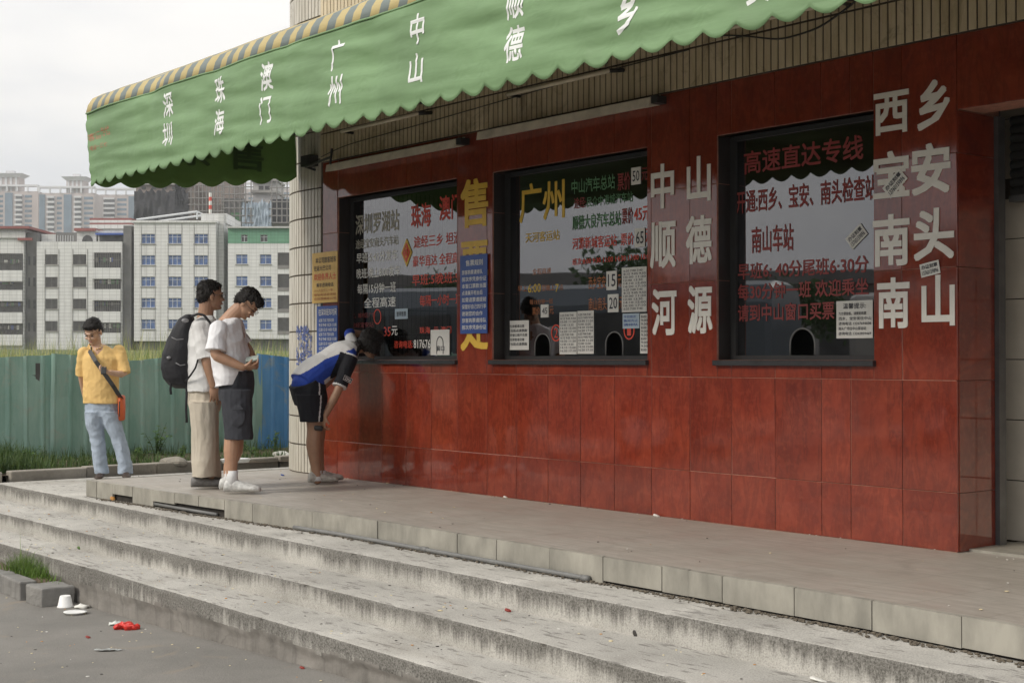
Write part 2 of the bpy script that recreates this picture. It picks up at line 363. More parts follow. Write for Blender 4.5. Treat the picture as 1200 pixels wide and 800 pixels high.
E_PLAT = [(-6, 1.72), (-1.4, 1.69), (-.6, 1.64), (.5, 1.625), (3.7, 1.625), (4.74, 1.705), (5.63, 1.77), (7.5, 1.86)]
E_A = [(-6, 2.10), (-1.5, 2.04), (0, 1.99), (3, 2.0), (4.6, 2.015), (7.2, 1.985), (10, 2.02)]
E_B = [(-6, 2.6), (-.35, 2.50), (.9, 2.43), (2.7, 2.40), (5, 2.44), (8, 2.46), (10, 2.46)]
E_C = [(-6, 2.84), (.6, 2.80), (2.9, 2.78), (5.1, 2.78), (7, 2.80), (10, 2.82)]
def step(name, edge, ztop, zbot, back, t0, t1, ragged=False):
    """a step with a chipped nosing: tread grid + riser grid, riser UV v runs 0 (foot) to 1 (nosing)"""
    vs, fs, mi, uv = [], [], [], {}
    nt = int((t1 - t0) / .03); rows = []
    prof = []                                                         # (kind, value)
    nback = 4; nr = 10 if ragged else 7
    for i in range(nt + 1):
        t = t0 + (t1 - t0) * i / nt; e = smoothpoly(edge, t) + .006 * noise.noise(Vector((t * 1.3, 0, ztop * 9)))
        chip = max(0, noise.noise(Vector((t * 5, 3, ztop * 7))) - .25) * .02 + max(0, noise.noise(Vector((t * 19, 7, ztop * 3))) - .3) * .012
        wav = .003 * noise.noise(Vector((t * .9, 5, 0)))
        row = []
        for q in range(nback + 1):
            f = q / nback; d = back + (e - .012 - back) * f
            row.append((t, d, ztop + wav + .003 * noise.noise(Vector((t * 2, d * 4, 1)))))
        row.append((t, e - .003 - chip * .4, ztop - .003 - chip * .5 + wav))
        zb = zbot + (gz(t, 3) if ragged else 0) - .02
        rag = (.47 + .13 * noise.noise(Vector((t * 2.1, 0, 4))) + .10 * noise.noise(Vector((t * 7, 0, 8)))) if ragged else -1
        for q in range(nr + 1):
            f = q / nr; z = (ztop - .009 - chip) + (zb - ztop + .009 + chip) * f
            dd = .004 * noise.noise(Vector((t * 6, 2, z * 14)))
            for tc in (-3.1, .35, 2.55, 5.15, 6.9):
                if abs(t - tc - ztop * .9 - .05 * noise.noise(Vector((z * 14, tc, 0)))) < .016: dd -= .014
            if ragged and f > rag: dd -= .016 + .008 * noise.noise(Vector((t * 9, 1, z * 20)))
            row.append((t, e + dd, z))
        k = len(vs); vs += row; rows.append(k)
        for q in range(len(row)): uv[k + q] = (t, 1 - max(0, q - nback - 1) / nr)
        row_n = len(row)
    for i in range(nt):
        for q in range(row_n - 1):
            a, b = rows[i] + q, rows[i + 1] + q; fs.append((a, a + 1, b + 1, b))
            if q <= nback: mi.append(0)
            else:
                f = (q - nback - 1 + .5) / nr; t = vs[a][0]
                rag = (.47 + .13 * noise.noise(Vector((t * 2.1, 0, 4))) + .10 * noise.noise(Vector((t * 7, 0, 8)))) if ragged else 9
                mi.append(2 if f > rag else 1)
    # end faces
    for r in (rows[0], rows[-1]):
        idx = list(range(r, r + row_n)); k = len(vs); z = zbot - .05
        vs.append((vs[r][0], back, z)); uv[k] = (0, 0)
        vs.append((vs[r][0], vs[r + row_n - 1][1], z)); uv[k + 1] = (0, 0)
        f = idx + [k + 1, k]; fs.append(tuple(f) if r == rows[0] else tuple(reversed(f))); mi.append(1)
    o = at_wall(link(name, mesh(name, vs, fs, [M_TREAD, M_RISER, M_CONC], mi, True, uv))); o['kind'] = 'structure'
    return o
step('lower_step', E_C, .19, 0, 1.2, -6, 9.9, True)
step('middle_step', E_B, .325, .19, 1.0, -6, 9.9)
step('upper_step', E_A, .465, .325, -5, -6, 9.35)

# platform: floor slab (structure) with its own edge tiles
plat = wthing('platform', None, None); plat['kind'] = 'structure'
vs, fs = [], []
TS = [-6, -4, -2.8] + [-1.4 + .1 * i for i in range(90)]; TS = [t for t in TS if t < 7.5] + [7.5]
for t in TS:
    for q in range(9):
        e = smoothpoly(E_PLAT, t) - .008; d = -6 + (e + 6) * [0, .5, .76, .82, .88, .93, .96, .985, 1][q]
        vs.append((t, d, .608 + .003 * noise.noise(Vector((t, d * 2, 0)))))
for i in range(len(TS) - 1):
    for q in range(8): a = i * 9 + q; fs.append((a, a + 1, a + 10, a + 9))
link('floor_slab', mesh('floor_slab', vs, fs, M_PLAT, smooth=True), plat)
m = MB()                                                              # dark bed behind the edge tiles
for a, b in zip(TS, TS[1:]):
    ea, eb = smoothpoly(E_PLAT, a) - .035, smoothpoly(E_PLAT, b) - .035
    m.add([(a, ea, .44), (b, eb, .44), (b, eb, .603), (a, ea, .603)], [(0, 1, 2, 3)])
m.add([(7.47, 1.8, .44), (7.47, -6, .44), (7.47, -6, .603), (7.47, 1.8, .603)], [(0, 1, 2, 3)])
m.obj('mortar_bed', mat('black mortar gap', (.035, .03, .025), .95, .3, 14), plat)
jt = [-4.6, -4.15, -3.7, -3.25, -2.8, -2.35, -1.9, -1.5, -1.125, -.656, -.215, .238, .471, .658, 1.1, 1.54, 2.02, 2.40, 2.85, 3.27, 3.66, 4.05, 4.43, 4.80, 5.18, 5.55, 5.92, 6.28, 6.64, 7.0, 7.30, 7.498]
for k, (a, b) in enumerate(zip(jt, jt[1:])):
    ea, eb = smoothpoly(E_PLAT, a), smoothpoly(E_PLAT, b)
    zb = .468 + random.random() * .006
    if 6.5 < (a + b) / 2 < 7.1: zb = .52 + random.random() * .02
    if 5.3 < (a + b) / 2 < 6.3: zb = .505 + random.random() * .03
    if a < 1.0: zb = .477 + random.random() * .008
    zt = .612 + random.uniform(-.0015, .0015); p = random.uniform(-.003, .003); c = .003
    A0, A1 = Vector((a + .0025, ea - .022 + p, 0)), Vector((b - .0025, eb - .022 + p, 0)); dn = Vector((0, .022, 0))
    vs = []
    for z in (zb, zt):
        vs += [A0 + Vector((0, 0, z)), A1 + Vector((0, 0, z)), A1 + dn + Vector((0, 0, z - (c if z == zt else 0))), A0 + dn + Vector((0, 0, z - (c if z == zt else 0)))]
    link('edge_tile', mesh('edge_tile', vs, [(0, 1, 2, 3), (7, 6, 5, 4), (0, 4, 5, 1), (1, 5, 6, 2), (2, 6, 7, 3), (3, 7, 4, 0)], M_EDGE), plat)
for k in range(14):                                                   # left end of the platform, tiled as well
    a = 1.86 - k * .42; b = a - .415
    m = MB(); m.box(7.478, 7.50, b, a, .467, .611); m.obj('edge_tile', M_EDGE, plat)
# grey conduit lying along the foot of the platform, and the pipe in the broken edge
m = MB(); pts = []
t0 = td(368, 617, .475)[0]; t1 = td(696, 679, .475)[0]
for i in range(40):
    t = t0 + (t1 - t0) * i / 39; pts.append((t, smoothpoly(E_PLAT, t) + .022 + .004 * noise.noise(Vector((t * 2, 0, 0))), .484 + .003 * noise.noise(Vector((t, 2, 0)))))
m.tube(pts, .014, 8)
for t in (t1 + .03, (t0 + t1) / 2): m.tube([(t - .03, smoothpoly(E_PLAT, t) + .022, .484), (t + .03, smoothpoly(E_PLAT, t) + .022, .484)], .018, 8)
o = at_wall(m.obj('conduit_pipe', mat('grey plastic pipe', (.16, .16, .155), .5, .15), smooth=True)); tagp(o, 'long thin grey conduit pipe lying at the foot of the tiled platform edge', 'pipe')
m = MB(); m.tube([(6.4, 1.79, .495), (5.9, 1.77, .49), (5.3, 1.735, .487)], .013, 8)
o = at_wall(m.obj('conduit_pipe', MATS['grey plastic pipe'], smooth=True)); tagp(o, 'short piece of pipe showing in a broken gap of the platform edge', 'pipe')
# debris in the crack at the foot of the platform: nobody could count it
m = MB()
for i in range(1500):
    t = random.uniform(-1.8, 7.2); e = smoothpoly(E_PLAT, t); d = e + abs(random.gauss(0, .03)); s = random.uniform(.003, .012)
    m.ell((t, d, .468 + s * .3), (s * random.uniform(.6, 2), 0, 0), (0, s, 0), (0, 0, s * .5), 5, 3)
o = at_wall(m.obj('grit', mat('grit', (.12, .10, .075), .9, .5, 60))); o['kind'] = 'stuff'

# ---------------- kerb on the far side of the landing, soil strip, field
kerb = wthing('kerb', None, None); kerb['kind'] = 'structure'
M_KERB = m_concrete('kerb stone', (.22, .2, .17), (.36, .33, .28), False)
for k in range(20):
    d0 = 5.0 - k * .78; tk = 9.42 - .012 * (d0 - 1.9) * 4; m = MB()
    dz = random.uniform(-.006, .006)
    m.box(tk, tk + .15, d0 - .768, d0, .40, .567 + dz); me = m.mesh('kerb_stone', M_KERB)
    o = link('kerb_stone', me, kerb); o.rotation_euler = (0, 0, random.uniform(-.006, .006))
    bv = o.modifiers.new('b', 'BEVEL'); bv.width = .012; bv.segments = 2
vs, fs = [], []
tt = [9.5, 9.7, 10, 10.3, 10.6, 10.8, 11.2, 12]; dd = [5.4 - .4 * i for i in range(50)]
for t in tt:
    for d in dd: vs.append((t, d, .52 + .03 * noise.noise(Vector((t * 2, d * 2, 0))) + (.05 if t > 10 else 0)))
for i in range(len(tt) - 1):
    for j in range(len(dd) - 1): a = i * len(dd) + j; fs.append((a, a + 1, a + 1 + len(dd), a + len(dd)))
o = at_wall(link('soil_strip', mesh('soil_strip', vs, fs, M_SOIL, smooth=True))); o['kind'] = 'structure'
vs, fs = [], []                                                       # field and the land up to the far buildings (world frame)
YY = [0, 1, 2, 4, 7, 11, 16, 24, 34, 50, 70, 100, 140, 185, 260, 400, 1000, 2400]
for j, q in enumerate(YY):
    base = [W(10.95 + q * .99, 6.0 - 26 * i / 12 * (1 + q * .09), 0) for i in range(13)]
    for bi, p in enumerate(base):
        z = .55 + min(1, q / 1.2) * .45 + min(q, 185) / 185 * 2.0
        vs.append((p.x, p.y, (z + .1 * noise.noise(Vector((p.x * .3, p.y * .3, 0)))) if bi else -.15))
for j in range(len(YY) - 1):
    for i in range(12): a = j * 13 + i; fs.append((a, a + 1, a + 14, a + 13))
o = link('field', mesh('field', vs, fs, M_FIELD, smooth=True)); o['kind'] = 'structure'

# ================================================================ TICKET OFFICE
office = wthing('ticket_office', 'red tiled ticket office with cream strip tile above and a rounded corner column', 'building')
ZT = [.61, .932, 1.549, 2.174, 2.80, 3.448]
TJ = [0, .36, .72, .935, 1.295, 1.655, 2.02, 2.38, 2.745, 3.10, 3.46, 3.83, 4.19, 4.57, 4.93, 5.29, 5.65, 6.01, 6.37, 6.62]
WIN = [(.555, 1.777), (2.42, 4.122), (4.585, 6.36)]; WZ0, WZ1 = 1.66, 3.108
def cut(t0, t1, z0, z1):
    """the pieces of a tile that are left around the window openings"""
    rs = [(t0, t1, z0, z1)]
    for a, b in WIN:
        out = []
        for r in rs:
            if r[1] <= a or r[0] >= b or r[3] <= WZ0 or r[2] >= WZ1: out.append(r); continue
            if r[0] < a: out.append((r[0], a, r[2], r[3]))
            if r[1] > b: out.append((b, r[1], r[2], r[3]))
            m0, m1 = max(r[0], a), min(r[1], b)
            if r[2] < WZ0: out.append((m0, m1, r[2], WZ0))
            if r[3] > WZ1: out.append((m0, m1, WZ1, r[3]))
        rs = out
    return rs
_tm = {}
def tile(t0, t1, z0, z1, d=0, gap=.0045, mt=None, name='wall_tile', par=None, tilt=.004):
    w, h = round(t1 - t0, 4), round(z1 - z0, 4)
    if w < .012 or h < .012: return
    key = (w, h, gap, (mt or M_RED).name)
    if key not in _tm:
        m = MB(); m.cham(-w / 2 + gap / 2, w / 2 - gap / 2, -h / 2 + gap / 2, h / 2 - gap / 2, -.012, 0, .0015); _tm[key] = m.mesh(name, mt or M_RED)
    o = link(name, _tm[key], par or office, ((t0 + t1) / 2, d + random.uniform(-.0006, .0006), (z0 + z1) / 2))
    o.rotation_euler = (random.gauss(0, tilt), 0, random.gauss(0, tilt)); return o
for a, b in zip(TJ, TJ[1:]):
    for z0, z1 in zip(ZT, ZT[1:]):
        for r in cut(a, b, z0, z1): tile(*r)
TR = [-.42, -.84, -1.26, -1.68, -2.1, -2.52, -2.94, -3.36, -3.78]
for a, b in zip([0] + TR, TR): tile(b, a, 3.035, 3.448)               # lintel over the doorway at the right
# backing wall (grout), with the openings left free
m = MB(); dB, dF = -.25, -.0055
def back(t0, t1, z0, z1): m.box(t0, t1, dB, dF, z0, z1)
segs = [0] + [v for w in WIN for v in w] + [6.62]
back(0.012, 6.62, .5, WZ0); back(.012, 6.62, WZ1, 3.45)
for i in range(0, len(segs), 2): back(max(.012, segs[i]), segs[i + 1], WZ0, WZ1)
back(-6, 0.0, 3.04, 3.45)
m.obj('wall', M_GROUT_R, office)
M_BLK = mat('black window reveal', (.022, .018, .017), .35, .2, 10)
# recess reveals (black) and return wall at the doorway: local frame turned 90 deg
def ret_tile(t, d0, d1, z0, z1, face, mt=None):
    m = MB(); h = .006
    m.box(t - h if face < 0 else t - h, t + h, d0 + .002, d1 - .002, z0 + .002, z1 - .002)
    return m.obj('return_tile', mt or M_RED, office)
for z0, z1 in zip(ZT, ZT[1:]):
    ret_tile(.004, -.36, -.012, z0, min(z1, 3.035), 1)
m = MB(); m.box(.012, .2, -.43, -.25, .5, 3.45); m.obj('wall', M_GROUT_R, office)
for (a, b) in WIN:
    for t in (a, b):
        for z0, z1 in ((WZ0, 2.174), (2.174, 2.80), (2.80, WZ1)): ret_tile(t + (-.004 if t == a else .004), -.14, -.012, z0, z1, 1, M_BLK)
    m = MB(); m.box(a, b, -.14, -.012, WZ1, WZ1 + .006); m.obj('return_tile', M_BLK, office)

# unseen red pillar added beyond the doorway to darken the return wall
for z0, z1 in zip(ZT, ZT[1:]):
    for a in (-2.02, -2.42, -2.82, -3.22): tile(a, a + .4, z0, min(z1, 3.03))
    m = MB(); m.box(-1.625, -1.615, -.36, -.012, z0 + .002, min(z1, 3.03) - .002); m.obj('return_tile', M_RED, office)
m = MB(); m.box(-3.22, -1.626, -.75, -.0055, .5, 3.04); m.obj('wall', M_GROUT_R, office)
# --- doorway at the right: frame, rolled shutter box, cream tiled inner wall
M_FRAME = mat('grey metal frame', (.10, .10, .10), .45, .2, 10, metal=.4)
M_DARK = mat('near black paint', (.018, .018, .018), .5, .2)
m = MB(); m.box(-.028, .008, -.43, -.362, .61, 3.035); m.obj('door_frame', M_FRAME, office)
m = MB(); m.box(.02, .2, -.462, -.435, .5, 3.45); m.obj('door_jamb', M_DARK, office)
sh = []
for i in range(9):
    m = MB(); z = 2.62 + i * .05; m.tube([(-4, -.50, z), (-.03, -.50, z)], .028, 8); m.obj('shutter_slat', mat('dark roller shutter', (.05, .05, .048), .5, .2), office, True)
m = MB(); m.box(-4, -.02, -.56, -.48, 2.56, 2.595); m.obj('shutter_bar', M_FRAME, office)
m = MB(); m.box(-4, .195, -.75, -.663, .5, 3.5); m.obj('inner_wall', M_GROUT, office)
M_CREAM = mat('cream inner wall tile', (.66, .60, .50), .35, .12, 3, .05)
for i in range(9):
    for j in range(8):
        z0 = .615 + j * .35; z1 = z0 + .35
        if i > 4: continue
        tile(.19 - (i + 1) * .5, .19 - i * .5, z0, min(z1, 2.6) if z0 < 2.6 else z1, -.65, .006, M_CREAM, 'inner_wall_tile', None, .001)
m = MB(); m.box(-4, 0, -.60, -.10, .605, .622); m.obj('threshold', M_EDGE, office)
# --- rounded cream column at the left corner and the strip tile above
TC, RC = 6.95, 1.0
def corner(s):
    """distance s past t=6.62 along the face of the corner -> (t, d, angle)"""
    t = 6.62 + s
    if t <= TC: return t, 0.0, 0.0
    a = (t - TC) / RC
    if a > math.pi / 2: return TC + RC, -RC - (t - TC - RC * math.pi / 2), math.pi / 2
    return TC + RC * math.sin(a), -RC + RC * math.cos(a), a
cands = []                                                            # strip tiles: (t, d, angle, z, w, h)
SW, SH = .058, .262
for i in range(56):
    s = .03 + (i + .5) * SW; t, d, a = corner(s - .0)
    for j in range(30):
        z0 = .61 + j * SH
        if z0 > 7.6: break
        cands.append((t, d, a, z0 + SH / 2, SW, SH))
n_up = int((6.65 + 5.5) / SW)
for i in range(n_up):
    t = 6.65 - (i + .5) * SW
    for j in range(16):
        z0 = 3.45 + j * SH; cands.append((t, .012, 0, z0 + SH / 2, SW, SH))
def vis(c):
    t, d, a, z, w, h = c; p = W(t, d, z)
    if p.y < 1: return 0
    x = 600 + FPX * p.x / p.y; y = 420 - FPX * (z - EYE) / p.y
    if not (-5 < x < 1205 and -10 < y < 800): return 0
    if t < 7.1 and z > 4.3 and t < 5.9: return 0
    nn = U * math.sin(a) + N * math.cos(a); v = Vector((-p.x, -p.y, 0)).normalized()
    aw = 420 - .2407 * (x + 750)
    if x > 345 and y < aw and z < 4.6: return 0                       # behind the awning cloth
    return max(0, nn.dot(v)) / p.y ** 2
cands.sort(key=vis, reverse=True)
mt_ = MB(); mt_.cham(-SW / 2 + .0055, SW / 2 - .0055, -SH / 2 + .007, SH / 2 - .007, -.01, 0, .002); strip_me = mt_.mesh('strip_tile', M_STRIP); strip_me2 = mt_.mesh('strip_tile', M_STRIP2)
rest = MB()
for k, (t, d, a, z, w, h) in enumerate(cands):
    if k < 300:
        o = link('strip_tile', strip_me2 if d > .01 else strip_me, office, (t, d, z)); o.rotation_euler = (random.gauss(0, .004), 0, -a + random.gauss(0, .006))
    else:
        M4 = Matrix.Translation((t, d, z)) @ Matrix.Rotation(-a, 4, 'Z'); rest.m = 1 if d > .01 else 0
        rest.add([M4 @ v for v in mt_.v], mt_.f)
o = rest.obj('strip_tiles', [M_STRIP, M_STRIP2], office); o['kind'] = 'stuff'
m = MB(); prof = [(6.62, -.008)] + [corner(s * .05 + .33)[:2] for s in range(0, 34)] + [(7.95, -4)]
prof = [(6.62, -.007)] + [(TC + (RC - .007) * math.sin(q * math.pi / 40), -RC + (RC - .007) * math.cos(q * math.pi / 40)) for q in range(21)] + [(7.943, -6)]
n = len(prof); m.add([(t, d, .5) for t, d in prof] + [(t, d, 7.6) for t, d in prof], [(i, i + n, i + 1 + n, i + 1) for i in range(n - 1)])
m.box(-6, 6.62, -.1, .005, 3.452, 7.6); m.box(-6, 7.94, -6, -.1, 7.4, 7.6)
m.box(-6, -5.9, -6, 0, .5, 7.5); m.box(-6, 7.9, -6, -5.9, .5, 7.5)
m.obj('wall', M_GROUT, office)
# interior behind the glass
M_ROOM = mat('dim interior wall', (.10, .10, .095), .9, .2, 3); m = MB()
m.box(.2, 7.6, -3.1, -3.0, .5, 3.44); m.box(.2, 7.6, -3, -.25, .60, .618); m.box(.2, 7.6, -3, -.26, 3.38, 3.44)
m.box(.2, .25, -3, -.25, .62, 3.38)
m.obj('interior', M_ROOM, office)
for a, b in WIN:                                                      # counter inside each window
    m = MB(); m.box(a - .1, b + .1, -.62, -.26, 1.60, 1.64); m.box(a, b, -.34, -.30, .62, 1.60); m.obj('counter', mat('grey counter', (.2, .19, .18), .5, .1), office)

# --- windows
def m_glass():
    k = NT('dark reflecting glass'); t = k.t; t.nodes.remove(k.b)
    tr = k.n('ShaderNodeBsdfTransparent'); tr.inputs[0].default_value = (.13, .14, .14, 1)
    gl = k.n('ShaderNodeBsdfGlossy'); gl.inputs['Roughness'].default_value = .015; gl.inputs[0].default_value = (.9, .9, .92, 1)
    v = k.coord('Object'); bp = k.n('ShaderNodeBump'); bp.inputs['Strength'].default_value = .05; bp.inputs['Distance'].default_value = .01
    k.l(k.noise(v, 1.3, 2), bp.inputs['Height']); k.l(bp.outputs[0], gl.inputs['Normal'])
    fr = k.n('ShaderNodeFresnel'); fr.inputs['IOR'].default_value = 2.65
    mx = k.n('ShaderNodeMixShader'); k.l(fr.outputs[0], mx.inputs[0]); k.l(tr.outputs[0], mx.inputs[1]); k.l(gl.outputs[0], mx.inputs[2])
    k.l(mx.outputs[0], k.o.inputs['Surface']); return k.m
M_GLASS = m_glass()
GD = -.14
arches = {0: [(926, 955, 385, 417)], 1: [(627, 645, 391, 416), (710, 730, 389, 415)], 2: [(428, 446, 392, 416)]}
windows = []
for wi, (a, b) in enumerate(WIN):
    win = link('window', None, office) if False else None
    m = MB(); fw = .045                                               # window = its frame; pane, sill and lettering are its sub-parts
    m.box(a, a + .03, GD - .06, GD + .02, WZ0, WZ1); m.box(b - .05, b, GD - .06, GD + .02, WZ0, WZ1)
    m.box(a + .03, b - .05, GD - .06, GD + .02, WZ1 - .03, WZ1); m.box(a + .03, b - .05, GD - .06, GD + .02, WZ0, WZ0 + .03)
    win = m.obj('window', M_DARK, office)
    # pane with arched hatches cut out of its lower edge
    hat = []
    for (xa, xb, ya, yb) in arches[wi]:
        ta, z1 = wall(xa, ya, GD); tb, _ = wall(xb, ya, GD); hat.append((min(ta, tb), max(ta, tb), z1))
    hat.sort(); out = [(a + .02, WZ0 + .02)]
    for (p, q, z1) in hat:
        r = (q - p) / 2; c = (p + q) / 2; zz = z1 - r
        out.append((p, WZ0 + .02)); out += [(c - r * math.cos(g * math.pi / 12), zz + r * math.sin(g * math.pi / 12)) for g in range(13)]; out.append((q, WZ0 + .02))
    out += [(b - .03, WZ0 + .02), (b - .03, WZ1 - .02), (a + .02, WZ1 - .02)]
    me = D_.meshes.new('pane'); bm = bmesh.new(); f = bm.faces.new([bm.verts.new((t, GD, z)) for t, z in reversed(out)])
    f.normal_update()
    if f.normal.y < 0: f.normal_flip()
    bmesh.ops.triangulate(bm, faces=[f]); bm.to_mesh(me); bm.free(); me.materials.append(M_GLASS); link('pane', me, win)
    for (p, q, z1) in hat:
        m = MB(); r = (q - p) / 2; c = (p + q) / 2; zz = z1 - r
        m.tube([(p, GD, WZ0 + .03)] + [(c - r * math.cos(g * math.pi / 12), GD, zz + r * math.sin(g * math.pi / 12)) for g in range(13)] + [(q, GD, WZ0 + .03)], .006, 6)
        m.obj('hatch_rim', MATS['grey plastic pipe'], win, True)
    m = MB(); m.cham(a - .015, b + .015, WZ0 - .035, WZ0 - .001, -.14, .035, .004)
    m.obj('sill', mat('black stone sill', (.03, .03, .032), .25, .2), win)
    windows.append(win)
M_TXR = mat('red vinyl letter', (.62, .06, .03), .5, .1, 20, 0); M_TXDR = mat('dark red vinyl letter', (.24, .035, .03), .5, .15, 20, 0)
M_TXY = mat('yellow vinyl letter', (.68, .45, .06), .5, .12, 20, 0); M_TXG = mat('green vinyl letter', (.09, .22, .10), .5, .15, 20, 0)
M_TXW = mat('white vinyl letter', (.78, .77, .72), .5, .08, 20, 0); M_TXF = mat('faded vinyl letter', (.42, .40, .33), .6, .25, 30, 0)
M_TXO = mat('brown orange vinyl letter', (.42, .14, .04), .5, .15, 20, 0); M_TXK = mat('black print', (.03, .03, .04), .6, .1, 20, 0)
M_TXB = mat('blue print', (.05, .10, .35), .6, .1, 20, 0)
M_PAPER = mat('white paper', (.72, .71, .66), .8, .06, 8, .05)
def letters(par, material, items, d=GD, bold=.022, name='lettering'):
    for it in items:
        m = MB(); line(m, it[0], it[1], it[2], it[3], it[4], d, bold); m.obj(name, material, par)
w3, w2, w1 = windows
letters(w3, M_TXDR, [('高速直达专线', 872, 1012, 178, 205), ('开通:西乡、宝安、南头检查站', 863, 1027, 224, 251), ('南山车站', 881, 930, 266, 297),
    ('早班6: 40分尾班6·30分', 865, 1018, 309, 328), ('每30分钟一班 欢迎乘坐', 865, 1018, 333, 352), ('请到中山窗口买票', 865, 978, 357, 377)], bold=.03)
letters(w2, M_TXY, [('广州', 609, 662, 217, 262), ('天河客运站', 616, 656, 273, 285), ('6:00', 619, 634, 333, 343), ('7', 651, 655, 333, 342)])
letters(w2, M_TXG, [('中山汽车总站', 670, 721, 211, 228), ('民众中港城汽车站', 688, 742, 231, 243), ('顺德大良汽车总站', 671, 728, 253, 270)])
letters(w2, M_TXDR, [('票价', 724, 739, 203, 224), ('元', 752, 759, 197, 212), ('途经:', 673, 687, 232, 245), ('票价', 729, 742, 244, 263)])
letters(w2, M_TXR, [('45元', 743, 762, 243, 260), ('河源新城客运站  票价', 671, 743, 279, 293), ('元', 757, 762, 268, 284), ('班次:8:00 9:30 11:00 14:30 17:00 18:00', 671, 764, 303, 311)], bold=.03)
letters(w2, M_TXO, [('全程高速', 624, 646, 315, 322), ('早上', 607, 618, 335, 342), ('至晚上', 635, 650, 334, 341), ('点', 656, 660, 333, 340), ('每15分钟一班', 621, 648, 351, 357),
    ('票价', 624, 633, 360, 369), ('元', 644, 649, 359, 368), ('西乡宝安', 690, 710, 324, 339), ('元', 724, 728, 322, 336), ('南山南头', 690, 711, 349, 364), ('元', 726, 730, 348, 362)], bold=.0)
letters(w1, M_TXF, [('深圳罗湖站', 417, 468, 252, 276), ('途经宝安南头汽车站', 417, 467, 281, 292)])
letters(w1, M_TXW, [('早班:5:45分发车', 418, 466, 297, 309), ('晚班:晚上8:00发车', 418, 469, 315, 327), ('每隔15分钟一班', 419, 464, 333, 345), ('全程高速', 427, 464, 349, 361),
    ('元', 459, 466, 382, 393), ('8176768', 485, 508, 398, 408)], bold=.03)
letters(w1, M_TXR, [('珠海', 482, 505, 240, 268), ('澳门', 515, 541, 230, 259), ('途经三乡 坦洲', 485, 540, 277, 291), ('豪华直达 全程高速', 484, 545, 300, 313),
    ('早班:5晚班:5', 483, 538, 322, 335), ('每隔一小时一班', 492, 541, 346, 359), ('珠海  元 澳门', 492, 529, 383, 391), ('咨询电话:', 462, 484, 399, 408), ('35', 450, 458, 383, 394)], bold=.03)
letters(w1, M_TXDR, [('宝、城市区广场', 412, 440, 367, 373), ('途经宝安站', 412, 438, 378, 384)], bold=.0)
def ringmark(par, cx, cy, rx, ry, material, digit=None):
    m = MB(); c = wall(cx, cy, GD); e = wall(cx + rx, cy, GD); f = wall(cx, cy + ry, GD); rt = abs(e[0] - c[0]); rz_ = abs(f[1] - c[1]); n = 28; vs = []
    for q in range(n):
        g = q * 2 * math.pi / n; vs += [(c[0] + rt * math.cos(g), GD + .003, c[1] + rz_ * math.sin(g)), (c[0] + rt * .80 * math.cos(g), GD + .003, c[1] + rz_ * .84 * math.sin(g))]
    m.add(vs, [(2 * q, 2 * q + 1, (2 * q + 3) % (2 * n), (2 * q + 2) % (2 * n)) for q in range(n)])
    if digit: put_text(m, digit, c[0] + rt * .35, c[0] - rt * .35, c[1] - rz_ * .55, c[1] + rz_ * .55, GD + .003, .008)
    m.obj('number_mark', material, par)
ringmark(w2, 652, 390, 6, 10, M_TXR, '2'); ringmark(w2, 737.5, 387, 6.5, 11, M_TXR, '1'); ringmark(w1, 442.5, 371, 4.5, 9, M_TXR)
def signbox(name, label, cat, xa, xb, ya, yb, d, base, texts, group=None, th=.003, bold=.01):
    """a flat board or paper; texts: (string, material, xa, xb, ya, yb)"""
    r = wthing(name, label, cat, group); m = MB(); rect(m, xa, xb, ya, yb, d, th); m.obj('sheet', base, r)
    for (s, mt, a, b, c, e) in texts:
        m = MB(); line(m, s, a, b, c, e, d + th, bold); m.obj('lettering', mt, r)
    return r
G2 = GD + .004
for (lab, n_, xa, xb, ya, yb) in [('small white price plate reading 50 at top right of the middle window', '50', 740, 751, 197, 217), ('small white price plate reading 65 beside the red writing in the middle window', '65', 744, 756, 268, 290),
        ('small white price plate reading 15 in the middle window, above the plate reading 20', '15', 711, 723, 318, 340), ('small white price plate reading 20 in the middle window, right above the counter hatch', '20', 712.5, 725, 345, 366),
        ('small white price plate reading 45 above the left hatch of the middle window', '45', 634, 643, 357, 372)]:
    signbox('price_plate', lab, 'price plate', xa, xb, ya, yb, G2, M_PAPER, [(n_, M_TXK, xa + 1.5, xb - 1.5, ya + 3.5, yb - 4)], 'price plates on the middle window', bold=.04)
def lines_of(xa, xb, ya, yb, n, mt, words, sl=0):
    out = []; h = (yb - ya) / n
    for i in range(n):
        w = words[i % len(words)]; out.append((w, mt, xa, xb - (0 if i % 3 else (xb - xa) * .15), ya + i * h + h * .12, ya + i * h + h * .8))
    return out
NUMW = ['6:20 7:00 7:40', '8:15 9:05 9:50', '10:30 11:20', '12:40 13:30', '14:10 15:00', '16:20 17:10']
signbox('timetable_sheet', 'pale timetable sheet low in the middle window, left one of the touching pair', 'timetable', 656, 676, 366, 415, G2, M_PAPER, lines_of(657, 675, 368, 413, 12, M_TXK, NUMW))
signbox('timetable_sheet', 'pale timetable sheet low in the middle window, right one of the touching pair', 'timetable', 677, 696, 364.5, 414.5, G2, M_PAPER, lines_of(678, 695, 367, 412, 12, M_TXK, NUMW))
signbox('timetable_sheet', 'tall pale timetable sheet at the right edge of the middle window', 'timetable', 729, 758, 314, 366, G2, M_PAPER, lines_of(731, 757, 316, 364, 13, M_TXK, NUMW))
signbox('notice_paper', 'pale blue handwritten notice under the tall timetable in the middle window', 'notice', 730, 749.5, 367.5, 385, G2, mat('pale blue paper', (.45, .55, .62), .8, .06), lines_of(731, 748, 369, 383, 3, M_TXB, ['今日班次', '售完为止', '请排队']))
